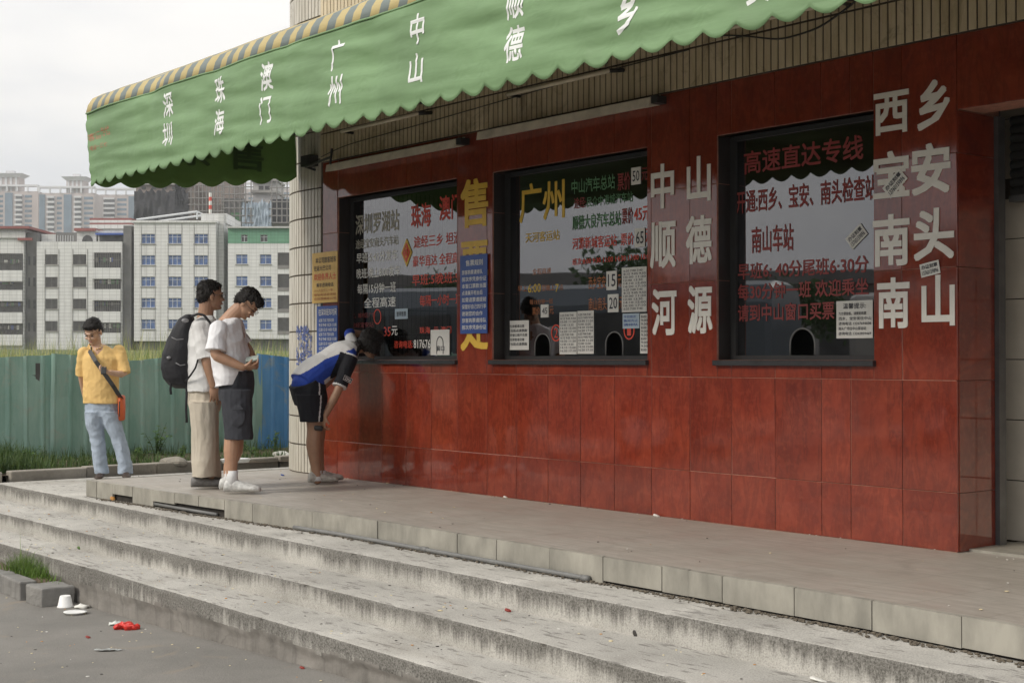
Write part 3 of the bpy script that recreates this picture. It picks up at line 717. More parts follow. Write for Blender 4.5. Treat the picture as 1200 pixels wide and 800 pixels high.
signbox('notice_paper', 'narrow pale notice strip hanging right of hatch number one', 'notice', 750.5, 759, 367.5, 414, G2, M_PAPER, lines_of(751.5, 759, 369, 412, 10, M_TXK, ['8:00', '9:00', '9:30']))
signbox('notice_paper', 'square white typed notice at the lower left of the middle window', 'notice', 593, 620, 376, 410, G2, M_PAPER, lines_of(595, 618, 380, 406, 5, M_TXK, ['各位旅客请注意', '请当面点清票款', '离开窗口概不负责']))
signbox('notice_paper', 'white typed reminder notice at lower right of the right window', 'notice', 980.5, 1023, 353, 396.5, G2, M_PAPER,
        [('温馨提示:', M_TXK, 988, 1015, 355.5, 362)] + lines_of(983, 1021, 365, 394, 5, M_TXK, ['为方便旅客，请提前购票', '西乡、宝安发往中山', '咨询电话 13267694608', '南头广场往中山客运站', '咨询电话 13262859469']), bold=.02)
signbox('notice_paper', 'small blue-white paper slip in the middle of the left window', 'notice', 463, 478, 362, 374, G2, mat('pale blue paper', (.45, .55, .62)), [('暂停售票', M_TXK, 465, 476, 365, 371)])
r = signbox('notice_paper', 'white sheet with a drawn arch at lower right of the left window', 'notice', 505, 527, 386.5, 416, G2, M_PAPER, [('窗口', M_TXK, 512, 521, 405, 411)])
m = MB(); c = wall(516, 402, G2); rr = .045
m.tube([(c[0] + rr, G2 + .004, c[1] - .09)] + [(c[0] + rr * math.cos(q * math.pi / 10), G2 + .004, c[1] + rr * 1.2 * math.sin(q * math.pi / 10)) for q in range(11)] + [(c[0] - rr, G2 + .004, c[1] - .09)], .004, 5); m.obj('arch_mark', M_TXK, r)
# diamond ornament
r = wthing('diamond_ornament', 'yellow and red diamond charm stuck in the middle of the left window', 'ornament'); c = wall(477, 296, GD); m = MB()
for (s, y, mi_) in ((1.0, .006, 0), (.72, .009, 1), (.40, .012, 0)):
    m.m = mi_; w_, h_ = .078 * s, .12 * s
    m.add([(c[0], GD + y, c[1] + h_), (c[0] - w_, GD + y, c[1]), (c[0], GD + y, c[1] - h_), (c[0] + w_, GD + y, c[1]), (c[0], GD, c[1] + h_), (c[0] - w_, GD, c[1]), (c[0], GD, c[1] - h_), (c[0] + w_, GD, c[1])],
          [(0, 1, 2, 3), (0, 4, 5, 1), (1, 5, 6, 2), (2, 6, 7, 3), (3, 7, 4, 0)])
m.obj('charm', [M_TXY, M_TXR], r)
m = MB(); put_text(m, '福', c[0] + .026, c[0] - .026, c[1] - .03, c[1] + .03, GD + .014, .03); m.obj('lettering', M_TXR, r)

# lettering on the tiled pillars (raised cut letters)
M_LETW = mat('painted white cut letter', (.70, .68, .62), .45, .06, 14, .03); M_LETY = mat('painted yellow cut letter', (.66, .42, .05), .4, .1, 14, .03)
for s, xa, xb, ya, yb in [('中', 763, 790, 194, 246), ('山', 805, 833, 185, 238), ('顺', 762, 792, 261, 315), ('德', 804, 834, 254, 310), ('河', 764, 793, 339, 393), ('源', 806, 835, 335, 391),
        ('西', 1024, 1065, 111, 160), ('乡', 1075, 1113, 97, 154), ('宝', 1023, 1066, 180, 234), ('安', 1068, 1114, 171, 230), ('南', 1023, 1066, 253, 313), ('头', 1071, 1118, 246, 306), ('南', 1028, 1066, 326, 385), ('山', 1080, 1119, 323, 382)]:
    m = MB(); line(m, s, xa, xb, ya, yb, .003, .026, .004); m.obj('lettering', M_LETW, office)
for s, xa, xb, ya, yb in [('售', 540, 572, 212, 268), ('票', 540, 572, 284, 340), ('处', 540, 572, 354, 411)]:
    m = MB(); line(m, s, xa, xb, ya, yb, .003, .026, .004); m.obj('lettering', M_LETY, office)
BL = mat('blue enamel board', (.025, .075, .29), .4, .1, 6)
signbox('notice_board', 'blue ticketing rules board on the pillar between the left and middle windows', 'notice board', 540, 571.5, 300, 391, .012, BL,
        [('售票规则', M_TXW, 546, 566, 305, 312)] + lines_of(541.5, 570, 316, 388, 9, M_TXW, ['旅客购票请排队', '按次序凭身份证', '本窗口票款当面', '点清离开柜台后', '如需退票请提前', '保管好自己的行李', '谢谢您的合作']), None, .006, .02)
signbox('notice_board', 'yellow notice board beside the rounded column, above the blue timetable', 'notice board', 366.5, 396, 297, 355.5, .016, mat('yellow enamel board', (.62, .40, .11), .5, .1, 6),
        [('本公司旅客班车', M_TXK, 370, 394, 302, 309), ('往返大巴公司', M_TXK, 368, 388, 312, 318), ('欢迎各界人士', M_TXR, 368, 394, 321, 329), ('乘车咨询电话', M_TXK, 371, 391, 332, 337)] +
        lines_of(368, 394, 339, 353, 3, M_TXO, ['八一六五三二一零', '地址电话咨询处', '欢迎惠顾本公司']), None, .006, .01)
signbox('notice_board', 'blue timetable board under the yellow notice board beside the column', 'notice board', 372, 396, 359, 424, .012, BL,
        [('往深圳班车时间', M_TXW, 373.5, 394.5, 362, 370)] + lines_of(374, 394.5, 373, 422, 9, M_TXW, ['6:30 7:10 7:50 8:30', '9:10 9:40 10:20 11:00', '12:30 13:10 14:00 15:20']), None, .006, .02)
# small slanted flyers
def flyer(label, cx, cy, w, h, ang, d):
    r = wthing('flyer', label, 'flyer', 'small slanted flyers'); c = wall(cx, cy, d); m = MB(); ca, sa = math.cos(ang), math.sin(ang)
    def P(a, b, e=0): x = (a - .5) * w; y = (b - .5) * h; return (c[0] - (x * ca - y * sa), d + e, c[1] + x * sa + y * ca)
    m.add([P(0, 0, .001), P(1, 0, .001), P(1, 1, .001), P(0, 1, .001), P(0, 0, .003), P(1, 0, .003), P(1, 1, .003), P(0, 1, .003)], [(0, 1, 2, 3), (4, 5, 6, 7), (0, 1, 5, 4), (1, 2, 6, 5), (2, 3, 7, 6), (3, 0, 4, 7)])
    m.obj('sheet', M_PAPER, r)
    for s, b0, b1 in (('办证刻章', .55, .88), ('13760159896', .12, .45)):
        m = MB(); put_text(m, s, 0, 0, 0, 0, 0, .02, fn=lambda a, b: P(.08 + a * .84, b0 + (b1 - b0) * b, .004)); m.obj('lettering', M_TXK, r)
flyer('slanted flyer stuck over the big white characters high on the right pillar', 1049, 215, .155, .085, R(42), .006)
flyer('slanted flyer between the lower white characters on the right pillar', 1090, 315, .125, .075, R(10), .006)
flyer('slanted flyer stuck on the glass of the right window', 1004, 277, .14, .085, R(38), G2)
# torn blue sticker on the column
m = MB(); mtb = mat('torn blue sticker', (.10, .14, .34), .6, .2)
for i in range(420):
    x = random.uniform(347, 366); y = random.uniform(382, 428)
    if noise.noise(Vector((x * .12, y * .06, 2))) < -.15: continue
    t, z = wall(x, y, .0); s = corner(max(0, t - 6.62)); w_ = random.uniform(.003, .011); h_ = random.uniform(.004, .012)
    M4 = Matrix.Translation((s[0], s[1], z)) @ Matrix.Rotation(-s[2], 4, 'Z')
    k = .0025 + i * .00002
    m.add([M4 @ Vector(p) for p in ((-w_, k, -h_), (w_, k, -h_ * .8), (w_ * .7, k, h_), (-w_ * .8, k, h_ * .9))], [(0, 1, 2, 3)])
o = m.obj('torn_sticker', mtb, office)

# --- strip lights and tubes over the windows
M_LAMP = mat('dusty lamp housing', (.62, .57, .47), .6, .25, 6); M_TUBE = mat('dusty lamp tube', (.60, .54, .42), .45, .2, 6)
def strip(label, t0, t1, z):
    r = wthing('strip_light', label, 'strip light', 'strip lights along the top of the red wall')
    m = MB(); m.add([(t1, .01, z - .02), (t0, .01, z - .02), (t0, .12, z - .04), (t1, .12, z - .04), (t1, .01, z + .05), (t0, .01, z + .05), (t0, .11, z + .022), (t1, .11, z + .022)],
        [(0, 1, 2, 3), (7, 6, 5, 4), (0, 4, 5, 1), (1, 5, 6, 2), (2, 6, 7, 3), (3, 7, 4, 0)]); m.obj('housing', M_LAMP, r)
    m = MB(); m.box(t1 - .06, t1 - .002, .012, .10, z - .02, z + .03); m.obj('end_bracket', M_DARK, r)
strip('wide flat strip light over the left window', 6.38, 4.46, 3.375); strip('wide flat strip light over the middle window', 4.17, 2.28, 3.395)
def tubelamp(label, t0, t1, z, last=False):
    r = wthing('tube_light', label, 'tube light', 'thin tube lights high on the cream tiles')
    m = MB(); m.tube([(t0, .14, z), (t1, .14, z + .003)], .016, 10); m.obj('tube', M_TUBE, r, True)
    m = MB(); m.tube([(t1, .02, z + .02), (t1, .15, z)], .015, 8); m.tube([(t0, .02, z), (t0, .15, z)], .012, 8); m.obj('bracket', M_DARK, r, True)
tubelamp('thin tube light above the left window, nearest the rounded column', 6.08, 4.90, 3.655); tubelamp('thin tube light above the middle window', 3.76, 2.63, 3.645); tubelamp('thin tube light at the awning edge above the right window', 1.72, .62, 3.745)
def cable(label, pts, rad=.006):
    m = MB(); P = []
    for i in range(len(pts) - 1):
        for q in range(8):
            f = q / 8; P.append(Vector(pts[i]).lerp(Vector(pts[i + 1]), f))
    P.append(Vector(pts[-1]))
    for _ in range(6): P = [P[0]] + [(P[i - 1] + P[i] * 2 + P[i + 1]) / 4 for i in range(1, len(P) - 1)] + [P[-1]]
    m.tube(P, rad, 6); o = at_wall(m.obj('cable', M_DARK, smooth=True)); tagp(o, label, 'cable')
cable('black cable drooping between fixings above the right window', [(1.75, .03, 3.75), (1.5, .05, 3.70), (1.2, .05, 3.62), (.9, .05, 3.64), (.62, .04, 3.76), (.3, .03, 3.98)])
cable('thin black cable running along the cream tiles from the column', [(6.6, .03, 3.50), (6.2, .03, 3.56), (5, .025, 3.60), (3, .025, 3.68), (2, .025, 3.70)], .004)
r = wthing('bracket_arm', 'rusty black bracket arm fixed to the wall beside the rounded column', 'bracket')
m = MB(); m.tube([(6.75, .0, 3.40), (6.75, .1, 3.42), (6.2, .18, 3.44)], .012, 6); m.tube([(6.22, .15, 3.52), (6.2, .18, 3.38)], .012, 6); m.box(6.70, 6.86, .0, .09, 3.43, 3.53); m.obj('arm', M_DARK, r)

# ================================================================ AWNING
awn = wthing('awning', 'long green canvas awning with white characters and a yellow striped roof, over the ticket windows', 'awning')
def m_canvas(name, c, trans=.03):
    k = NT(name); v = k.coord('Object', (1, 1, 1))
    cc = k.ramp(k.noise(v, 1.4, 6, .6), [(.3, tuple(x * .88 for x in c)), (.7, tuple(min(1, x * 1.14) for x in c))])
    st = k.coord('Object', (.6, 1, 3)); cc = k.mix(k.ramp(k.noise(st, 2.2, 6, .7, .8), [(.58, 0.0), (.78, .35)]), cc, tuple(x * .55 for x in c))
    k.col(cc); k.rough(.55); k.b.inputs['Specular IOR Level'].default_value = .3
    wv = k.coord('Object', (1.6, 2, 11), (0, R(14), 0)); k.bump(k.noise(wv, 1.5, 3, .5, .4), .22, .02)
    tl = k.n('ShaderNodeBsdfTranslucent'); k.l(cc, tl.inputs[0]); mx = k.n('ShaderNodeMixShader'); mx.inputs[0].default_value = trans
    k.l(k.b.outputs[0], mx.inputs[1]); k.l(tl.outputs[0], mx.inputs[2]); k.l(mx.outputs[0], k.o.inputs['Surface']); return k.m
M_GREEN = m_canvas('green canvas', (.175, .285, .14)); M_GREEN2 = m_canvas('green canvas end panel', (.17, .33, .09), .16); M_YEL = m_canvas('yellow canvas stripe', (.46, .37, .17)); M_GRY = m_canvas('grey green canvas stripe', (.17, .20, .19))
ZB, ZTOP, AD, TE = 3.168, 3.765, 1.98, 7.07
PROF = [(0, 3.765), (.02, 3.84), (.06, 3.90), (.15, 3.95), (.242, 3.985), (.342, 4.03), (.617, 4.165), (1.149, 4.41), (1.8, 4.70), (1.97, 4.78)]
def zroof(dl):
    for (a, za), (b, zb) in zip(PROF, PROF[1:]):
        if a <= dl <= b: return za + (zb - za) * (dl - a) / (b - a)
    return PROF[-1][1]
def wrinkle(t, f):
    """push of the front cloth: slanting folds that gather towards the roof seam and near battens"""
    w = .010 * noise.noise(Vector((t * .8 + f * .5, f * 2.2, 1))) + .012 * (1 - 2.4 * abs(noise.noise(Vector((t * .9 + f * 2.2, f * 4.0, 5))))) + .008 * (1 - 2.4 * abs(noise.noise(Vector((t * 1.4 + f * 3, f * 9, 15)))))
    w += .004 * noise.noise(Vector((t * 4, f * 1.3, 9))) * f
    b = abs(((t + .35) % 1.05) - .525)
    w += -.012 * math.exp(-((b - .525) / .10) ** 2) + .004 * math.sin(f * 22 + t * 5) * math.exp(-((b - .45) / .18) ** 2) * (1 - f) * 2
    return w
def front_pt(t, f, off=0):
    sc = .046 * (abs(math.sin(t * math.pi / .205)) - .5) + .006 * noise.noise(Vector((t * 2, 3, 3)))
    zb = ZB - .02 + .03 * noise.noise(Vector((t * .6, 1, 1))) * 0 - sc
    z = ZTOP + (zb - ZTOP) * f; tt = t
    if t > 6.6: tt = t + (t - 6.6) / (TE - 6.6) * .16 * (1 - f)
    return (tt, AD + wrinkle(t, (ZTOP - z) / .62) + off + .02 * f, z)
NTT = 1100; NF = 26; T_LO = -4.5
vs, fs = [], []
for i in range(NTT + 1):
    t = T_LO + (TE - T_LO) * i / NTT
    for q in range(NF + 1): vs.append(front_pt(t, q / NF))
for i in range(NTT):
    for q in range(NF): a = i * (NF + 1) + q; fs.append((a, a + 1, a + NF + 2, a + NF + 1))
o = link('front_valance', mesh('front_valance', vs, fs, M_GREEN, smooth=True), awn)
sd = o.modifiers.new('s', 'SOLIDIFY'); sd.thickness = .003
# side valance at the left end
vs, fs = [], []; NS = 70
for i in range(NS + 1):
    f = i / NS; dl = f * 1.97; zt = zroof(dl); zb = ZB + .20 * f ** 1.5 - .05 * (abs(math.sin(dl * math.pi / .247)) - .5) - .02
    for q in range(19):
        g = q / 18; z = zt + (zb - zt) * g
        te = TE + .16 * max(0, (1 - g * 1.0)) * (1 - f * .6)
        vs.append((te + .02 * noise.noise(Vector((dl * 2, z * 2, 4))) * min(1, f * 6), AD + .018 * g * (1 - f) - dl, z))
for i in range(NS):
    for q in range(18): a = i * 19 + q; fs.append((a, a + 19, a + 20, a + 1))
o = link('side_valance', mesh('side_valance', vs, fs, M_GREEN2, smooth=True), awn)
sd = o.modifiers.new('s', 'SOLIDIFY'); sd.thickness = .003
# roof with sewn stripes
vs, fs, mi = [], [], []; dls = [0, .02, .06, .15, .242, .342, .47, .617, .88, 1.149, 1.5, 1.8, 1.97]; nst = int((TE + .16 - T_LO) / .1)
for i in range(nst * 2 + 1):
    t = TE + .16 - i * .05
    for dl in dls:
        sag = .012 * noise.noise(Vector((t * 1.2, dl * 2, 2))) - .025 * abs(math.sin(t * math.pi / 1.05)) * min(1, dl * 4) * 0.4
        sk = (dl * .035)
        vs.append((t - (.02 if i == 0 else 0) * dl + sk * 0, AD + wrinkle(t, 0) * (1 - dl / 2) - dl, zroof(dl) + sag * min(1, dl * 8)))
L = len(dls)
for i in range(nst * 2):
    for q in range(L - 1):
        a = i * L + q; fs.append((a, a + L, a + L + 1, a + 1)); mi.append((i // 2) % 2)
o = link('roof_cloth', mesh('roof_cloth', vs, fs, [M_YEL, M_GRY], mi, True), awn)
sd = o.modifiers.new('s', 'SOLIDIFY'); sd.thickness = .003
m = MB(); m.tube([front_pt(T_LO + (TE - T_LO) * i / 300, 0, .004) for i in range(301)], .007, 6); m.obj('seam', M_GREEN, awn, True)
# frame pipes inside
M_PIPE = mat('galvanised pipe', (.18, .18, .17), .5, .2, 8, metal=.5)
m = MB(); m.tube([(T_LO, AD - .05, ZTOP - .03), (7.1, AD - .05, ZTOP - .03)], .018, 8); m.obj('front_pipe', M_PIPE, awn, True)
for t in (6.95, 4.9, 2.8, .7, -1.4, -3.5):
    m = MB(); m.tube([(t, AD - .06, ZTOP - .03), (t, .02, ZTOP + .75)], .014, 8); m.obj('rafter_pipe', M_PIPE, awn, True)
    m = MB(); m.tube([(t, AD - .06, ZTOP - .03), (t, .02, ZTOP - .02)], .012, 8); m.obj('brace_pipe', M_PIPE, awn, True)
# characters sewn on the front cloth follow its folds
M_AWT = mat('white painted canvas letter', (.74, .76, .74), .6, .05, 10, 0)
def awn_text(s, x, y0, y1, hw, material=M_AWT, bold=.02):
    t_c, z1 = wall(x, y0, AD); _, z0 = wall(x, y1, AD); ta = wall(x - hw, y0, AD)[0]; tb = wall(x + hw, y0, AD)[0]
    def P(a, b):
        t = ta + (tb - ta) * a; z = z0 + (z1 - z0) * b
        zbm = front_pt(t, 1)[2]; f = max(0, min(1, (ZTOP - z) / (ZTOP - zbm))); p = front_pt(t, f, .004); return (p[0] if t > 6.6 else t, p[1], z)
    vs, fs = text_geo(s, 0.0); bm = bmesh.new(); bv = [bm.verts.new((a, 0, b)) for a, b in vs]
    for f_ in fs:
        try: bm.faces.new([bv[i] for i in f_])
        except ValueError: pass
    for i in range(1, 12):
        for no, co in (((0, 0, 1), (0, 0, i / 12)), ((1, 0, 0), (i / 12, 0, 0))): bmesh.ops.bisect_plane(bm, geom=bm.verts[:] + bm.edges[:] + bm.faces[:], plane_co=co, plane_no=no)
    bm.verts.index_update(); V_ = [v.co.copy() for v in bm.verts]; F_ = [tuple(v.index for v in f_.verts) for f_ in bm.faces]; bm.free(); m = MB(); asp = _AS.get(s, 1)
    for k, (sx, sy) in enumerate([(0, 0)] if bold <= 0 else [(x, y) for x in (-1, 0, 1) for y in (-1, 0, 1)]):
        m.add([(lambda p: (p[0], p[1] + .0002 * k, p[2]))(P(v.x + sx * bold / asp, v.z + sy * bold)) for v in V_], F_)
    m.obj('lettering', material, awn)
for s, x, y0, y1, hw in [('深', 199, 109, 137, 5.5), ('圳', 200, 145, 171, 5.5), ('珠', 260.5, 91, 121, 6), ('海', 260.5, 129, 158, 6), ('澳', 316, 74, 106, 6.5), ('门', 315.5, 114, 145, 6),
        ('广', 398, 48, 82, 7.5), ('州', 397.5, 90, 124, 7.5), ('中', 493, 17, 52, 8), ('山', 491.5, 64, 98, 8), ('顺', 607, -14, 22, 10), ('德', 607.5, 32, 73, 10), ('西', 738, -55, -15, 12), ('乡', 739, -8, 39, 11), ('安', 890, -42, 4, 13)]:
    awn_text(s, x, y0, y1, hw)
M_FADR = mat('faded red stamp', (.42, .13, .08), .6, .2, 30, 0)
awn_text('客运', 117, 154, 163, 6.5, M_FADR, 0); awn_text('专线', 128, 148, 159, 4, M_FADR, 0); awn_text('电话一三七', 121, 168, 174, 9, M_FADR, 0)
M_DKG = mat('dark green painted character', (.10, .21, .06), .6, .1, 10, 0)
for s, dl0, dl1 in (('售', 1.25, 1.62), ('票', .75, 1.08), ('处', .32, .60)):   # reads from outside the end panel; faint from within
    m = MB(); put_text(m, s, 0, 0, 0, 0, 0, .02, fn=lambda a, b: (TE - .012 + .0, AD - (dl1 + (dl0 - dl1) * (1 - a)), 3.38 + .27 * b)); m.obj('lettering', M_DKG, awn)

# ================================================================ CORRUGATED FENCE
fence = wthing('sheet_fence', 'corrugated metal site fence painted green, with blue sheets at its right end beyond the kerb', 'fence')
def m_sheet(name, c, c2):
    k = NT(name); v = k.coord('Object'); st = k.coord('Object', (4, 4, .8))
    cc = k.mix(k.ramp(k.noise(st, 1.3, 6, .7), [(.35, 0.0), (.65, .95)]), c, c2)
    cc = k.mix(k.ramp(k.noise(v, 3.3, 7, .75, 1), [(.54, 0.0), (.66, .6)]), cc, (.34, .36, .30))
    cc = k.mix(k.ramp(k.noise(v, 9, 6, .8), [(.66, 0.0), (.72, .8)]), cc, (.11, .055, .03))
    k.col(cc); k.rough(.5); k.bump(k.noise(v, 6, 4), .2, .02); return k.m
M_FG = m_sheet('green painted sheet', (.19, .33, .27), (.31, .45, .385)); M_FB = m_sheet('blue painted sheet', (.07, .24, .50), (.14, .34, .60))
fo = 10.85
def fence_panel(d0, w, mt, seed):
    rnd = random.Random(seed); vs, fs = [], []; n = 60; rows = 8
    lean = rnd.uniform(-.03, .03); dz = rnd.uniform(-.015, .03) ; bend = rnd.uniform(-.09, .09)
    for i in range(n + 1):
        x = w * i / n; ph = (x / .19) % 1
        corr = .020 * max(0, 1 - abs(ph - .15) / .13) ** .6
        for q in range(rows + 1):
            g = q / rows; z = .45 + (1.235 + dz + bend * (x / w - .5) + .008 * noise.noise(Vector((x * 7, seed, 0))) * (q == rows)) * g
            b = .035 * noise.noise(Vector((x * 1.8, z * 1.6, seed)))
            if q == rows: b += .02 * noise.noise(Vector((x * 5, 1, seed)))
            vs.append((fo - corr + b + lean * g, d0 - x, z))
    for i in range(n):
        for q in range(rows): a = i * (rows + 1) + q; fs.append((a, a + 1, a + rows + 2, a + rows + 1))
    o = link('fence_sheet', mesh('fence_sheet', vs, fs, mt, smooth=False), fence); s = o.modifiers.new('s', 'SOLIDIFY'); s.thickness = .004
    return o
# where the blue sheets begin
r_ = ray(303, 480); tF = (fo - (Vector((0, 0, 0)) - C0).dot(U)) / (Vector((r_.x, r_.y, 0)).dot(U)); dBlue = (Vector((r_.x, r_.y, 0)) * tF - C0).dot(N)
for k in range(14):
    if dBlue + .86 * (k + 1) > 5.9: break
    fence_panel(dBlue + .86 * (k + 1), .90, M_FG, 100 + k)
for k in range(5): fence_panel(dBlue - .86 * k + .02, .90, M_FB, 300 + k)
for k in range(14):
    m = MB(); d = 5.5 - k * 1.5; m.box(fo + .03, fo + .08, d, d + .05, .3, 1.62); m.obj('fence_post', M_FRAME, fence)
m = MB(); m.box(fo + .031, fo + .07, dBlue - 4, 5.6, 1.45, 1.49); m.box(fo + .031, fo + .07, dBlue - 4, 5.6, .8, .84); m.obj('fence_rail', M_FRAME, fence)

# ================================================================ GRASS AND WEEDS
def m_leaf(name, c, v=.3):
    k = NT(name); g = k.n('ShaderNodeNewGeometry')
    f = k.noise(g.outputs['Position'], 3.1, 5, .6); f2 = k.noise(g.outputs['Position'], 40, 2)
    cc = k.mix(k.ramp(f, [(.3, 0.0), (.7, 1.0)]), tuple(x * (1 - v) for x in c), tuple(x * (1 + v) for x in c))
    cc = k.mix(k.ramp(f2, [(.5, 0.0), (.7, .5)]), cc, (c[0] * 2.1, c[1] * 1.4, c[2] * 1.5))
    k.col(cc); k.rough(.6); tl = k.n('ShaderNodeBsdfTranslucent'); k.l(cc, tl.inputs[0]); mx = k.n('ShaderNodeMixShader'); mx.inputs[0].default_value = .3
    k.l(k.b.outputs[0], mx.inputs[1]); k.l(tl.outputs[0], mx.inputs[2]); k.l(mx.outputs[0], k.o.inputs['Surface']); return k.m
M_GR = m_leaf('weed green', (.09, .15, .035)); M_GRD = m_leaf('dark weed green', (.05, .10, .028)); M_GRY2 = m_leaf('dry tall grass', (.36, .38, .14)); M_LF = m_leaf('broad leaf green', (.10, .19, .04))
def blade(m, p, h, w, lean, az, seg=3):
    """one bent blade"""
    dx, dy = math.cos(az), math.sin(az); px, py = -dy, dx; vs = []
    for q in range(seg + 1):
        f = q / seg; o = lean * f * f; ww = w * (1 - f) * .5 + .0004
        c = Vector((p[0] + dx * o, p[1] + dy * o, p[2] + h * f * (1 - .18 * abs(lean) / max(h, .01) * f)))
        vs += [c + Vector((px * ww, py * ww, 0)), c - Vector((px * ww, py * ww, 0))]
    m.add(vs, [(2 * q, 2 * q + 1, 2 * q + 3, 2 * q + 2) for q in range(seg)])
m = MB()                                                              # tall grass standing behind the fence
rg = random.Random(3)
for i in range(15000):
    q = rg.random() ** 1.6 * 26 + .35; d = rg.uniform(-9 - q * .7, 5.4); p = W(10.95 + q, d, 0)
    x = 600 + FPX * p.x / p.y
    if x < -60 or x > 380: continue
    z = .55 + min(1, q / 1.2) * .45 + min(q, 185) / 185 * 2.0
    h = (.80 + .45 * noise.noise(Vector((p.x * .5, p.y * .5, 0)))) * rg.uniform(.75, 1.2); s = 1 + q / 25
    if rg.random() < .04: h *= 1.3
    m.m = 0 if rg.random() < .7 else 1
    blade(m, (p.x, p.y, z - .02), h, .012 * s, rg.uniform(.05, .4) * h, rg.uniform(0, 6.28), 2)
o = m.obj('tall_grass', [M_GRY2, M_LF]); o['kind'] = 'stuff'
m = MB()                                                              # weeds on the soil strip before the fence
for i in range(26000):
    t = rg.uniform(9.62, 10.8); d = rg.uniform(-3.0, 4.6); n_ = noise.noise(Vector((t * .9, d * .9, 3)))
    left = max(0, min(1, (d - .9) / 1.4)); dens = .22 + left * .9 + n_ * .8
    if rg.random() > dens: continue
    h = rg.uniform(.05, .16) + left * rg.uniform(.08, .42) * (.8 + n_) * (.35 + .65 * min(1, (t - 9.6) / .7)); p = W(t, d, .53)
    if t > 10.5: h += rg.uniform(0, .10)
    m.m = 0 if rg.random() < .45 else 1
    blade(m, p, h, rg.uniform(.006, .014), rg.uniform(.1, .7) * h, rg.uniform(0, 6.28), 3)
o = m.obj('weeds', [M_GR, M_GRD]); o['kind'] = 'stuff'
def leafy(label, loc, h, r, n, seed, name='weed_plant', group=None):
    rn = random.Random(seed); root = empty(name, label, 'weed', loc, 0, group); st = MB(); lf = MB()
    for s in range(max(3, n // 16)):
        az = rn.uniform(0, 6.28); rr = rn.uniform(0, r); top = Vector((math.cos(az) * rr, math.sin(az) * rr, h * rn.uniform(.55, 1)))
        pts = [Vector((0, 0, 0)), top * .5 + Vector((0, 0, h * .08)), top]; st.tube(pts, [.005, .004, .0015], 5)
        for q in range(16):
            f = rn.uniform(.15, 1); c = pts[0].lerp(top, f) + Vector((0, 0, h * .16 * f * (1 - f) * 2)); a = rn.uniform(0, 6.28); L_ = rn.uniform(.03, .065) * (.6 + h); w_ = L_ * .36
            d = Vector((math.cos(a), math.sin(a), rn.uniform(-.3, .5))).normalized(); sx = d.cross(Vector((0, 0, 1))).normalized() * w_; dn = Vector((0, 0, -L_ * .18))
            lf.add([c, c + d * L_ * .5 + sx, c + d * L_ + dn, c + d * L_ * .5 - sx], [(0, 1, 2), (0, 2, 3)])
    st.obj('stem', M_GRD, root, True); lf.obj('foliage', M_LF, root); return root
def onsoil(x, y, z=.53): p = onz(x, y, z); return p
leafy('tall leafy weed against the green fence, right of the man in the yellow shirt', onsoil(183, 538), .46, .16, 130, 1)
leafy('low broad weed at the fence foot just right of the yellow-shirted man', onsoil(163, 541), .22, .16, 90, 2)
leafy('leafy weed between the beige trousers and the fence', onsoil(214, 540), .2, .2, 80, 3)
leafy('scrubby weed in front of the blue fence sheets', onsoil(322, 533), .30, .2, 110, 4)
leafy('low leafy weed left of the column foot behind the white foam box', onsoil(298, 535), .18, .22, 90, 5)
leafy('bushy weed among the long grass at the far left of the fence', onsoil(30, 545), .25, .3, 140, 6)
m = MB(); rn = random.Random(5); p = onsoil(205, 545); c = Vector((p.x, p.y, .565))
m.ell(c, (.155, .04, 0), (-.03, .09, 0), (0, 0, .06), 14, 9)
for i, v in enumerate(m.v): m.v[i] = c + (v - c) * (1 + .35 * noise.noise((v - c) * 9))
o = link('rock', m.mesh('rock', M_KERB, False, c)); o.location = c; tagp(o, 'flat grey rock lying in the weeds behind the kerb', 'rock')
p = onsoil(332, 536); c = Vector((p.x, p.y, .56)); m = MB(); m.ell(c, (.12, 0, 0), (0, .08, 0), (0, 0, .05), 9, 6)
for i, v in enumerate(m.v): m.v[i] = c + (v - c) * (1 + .6 * noise.noise((v - c) * 14))
o = link('crumpled_bag', m.mesh('crumpled_bag', M_PAPER, False, c)); o.location = c; tagp(o, 'crumpled pale bag lying by the kerb next to the cream column', 'bag')
M_FOAM = mat('white foam', (.80, .80, .78), .6, .03, 10, .05)
p = onsoil(276, 541, .575); m = MB(); c = Vector((p.x, p.y, .57))
m.ring_loft([(c, (.135, .03, 0), (-.02, .08, 0)), (c + Vector((0, 0, .03)), (.15, .035, 0), (-.022, .09, 0)), (c + Vector((0, 0, .034)), (.16, .037, 0), (-.024, .095, 0)), (c + Vector((0, 0, .045)), (.12, .03, 0), (-.02, .07, 0))], 20)
o = link('foam_tray', m.mesh('foam_tray', M_FOAM, True, c)); o.location = c; tagp(o, 'white foam food tray lying on the kerb between the two men and the column', 'tray')

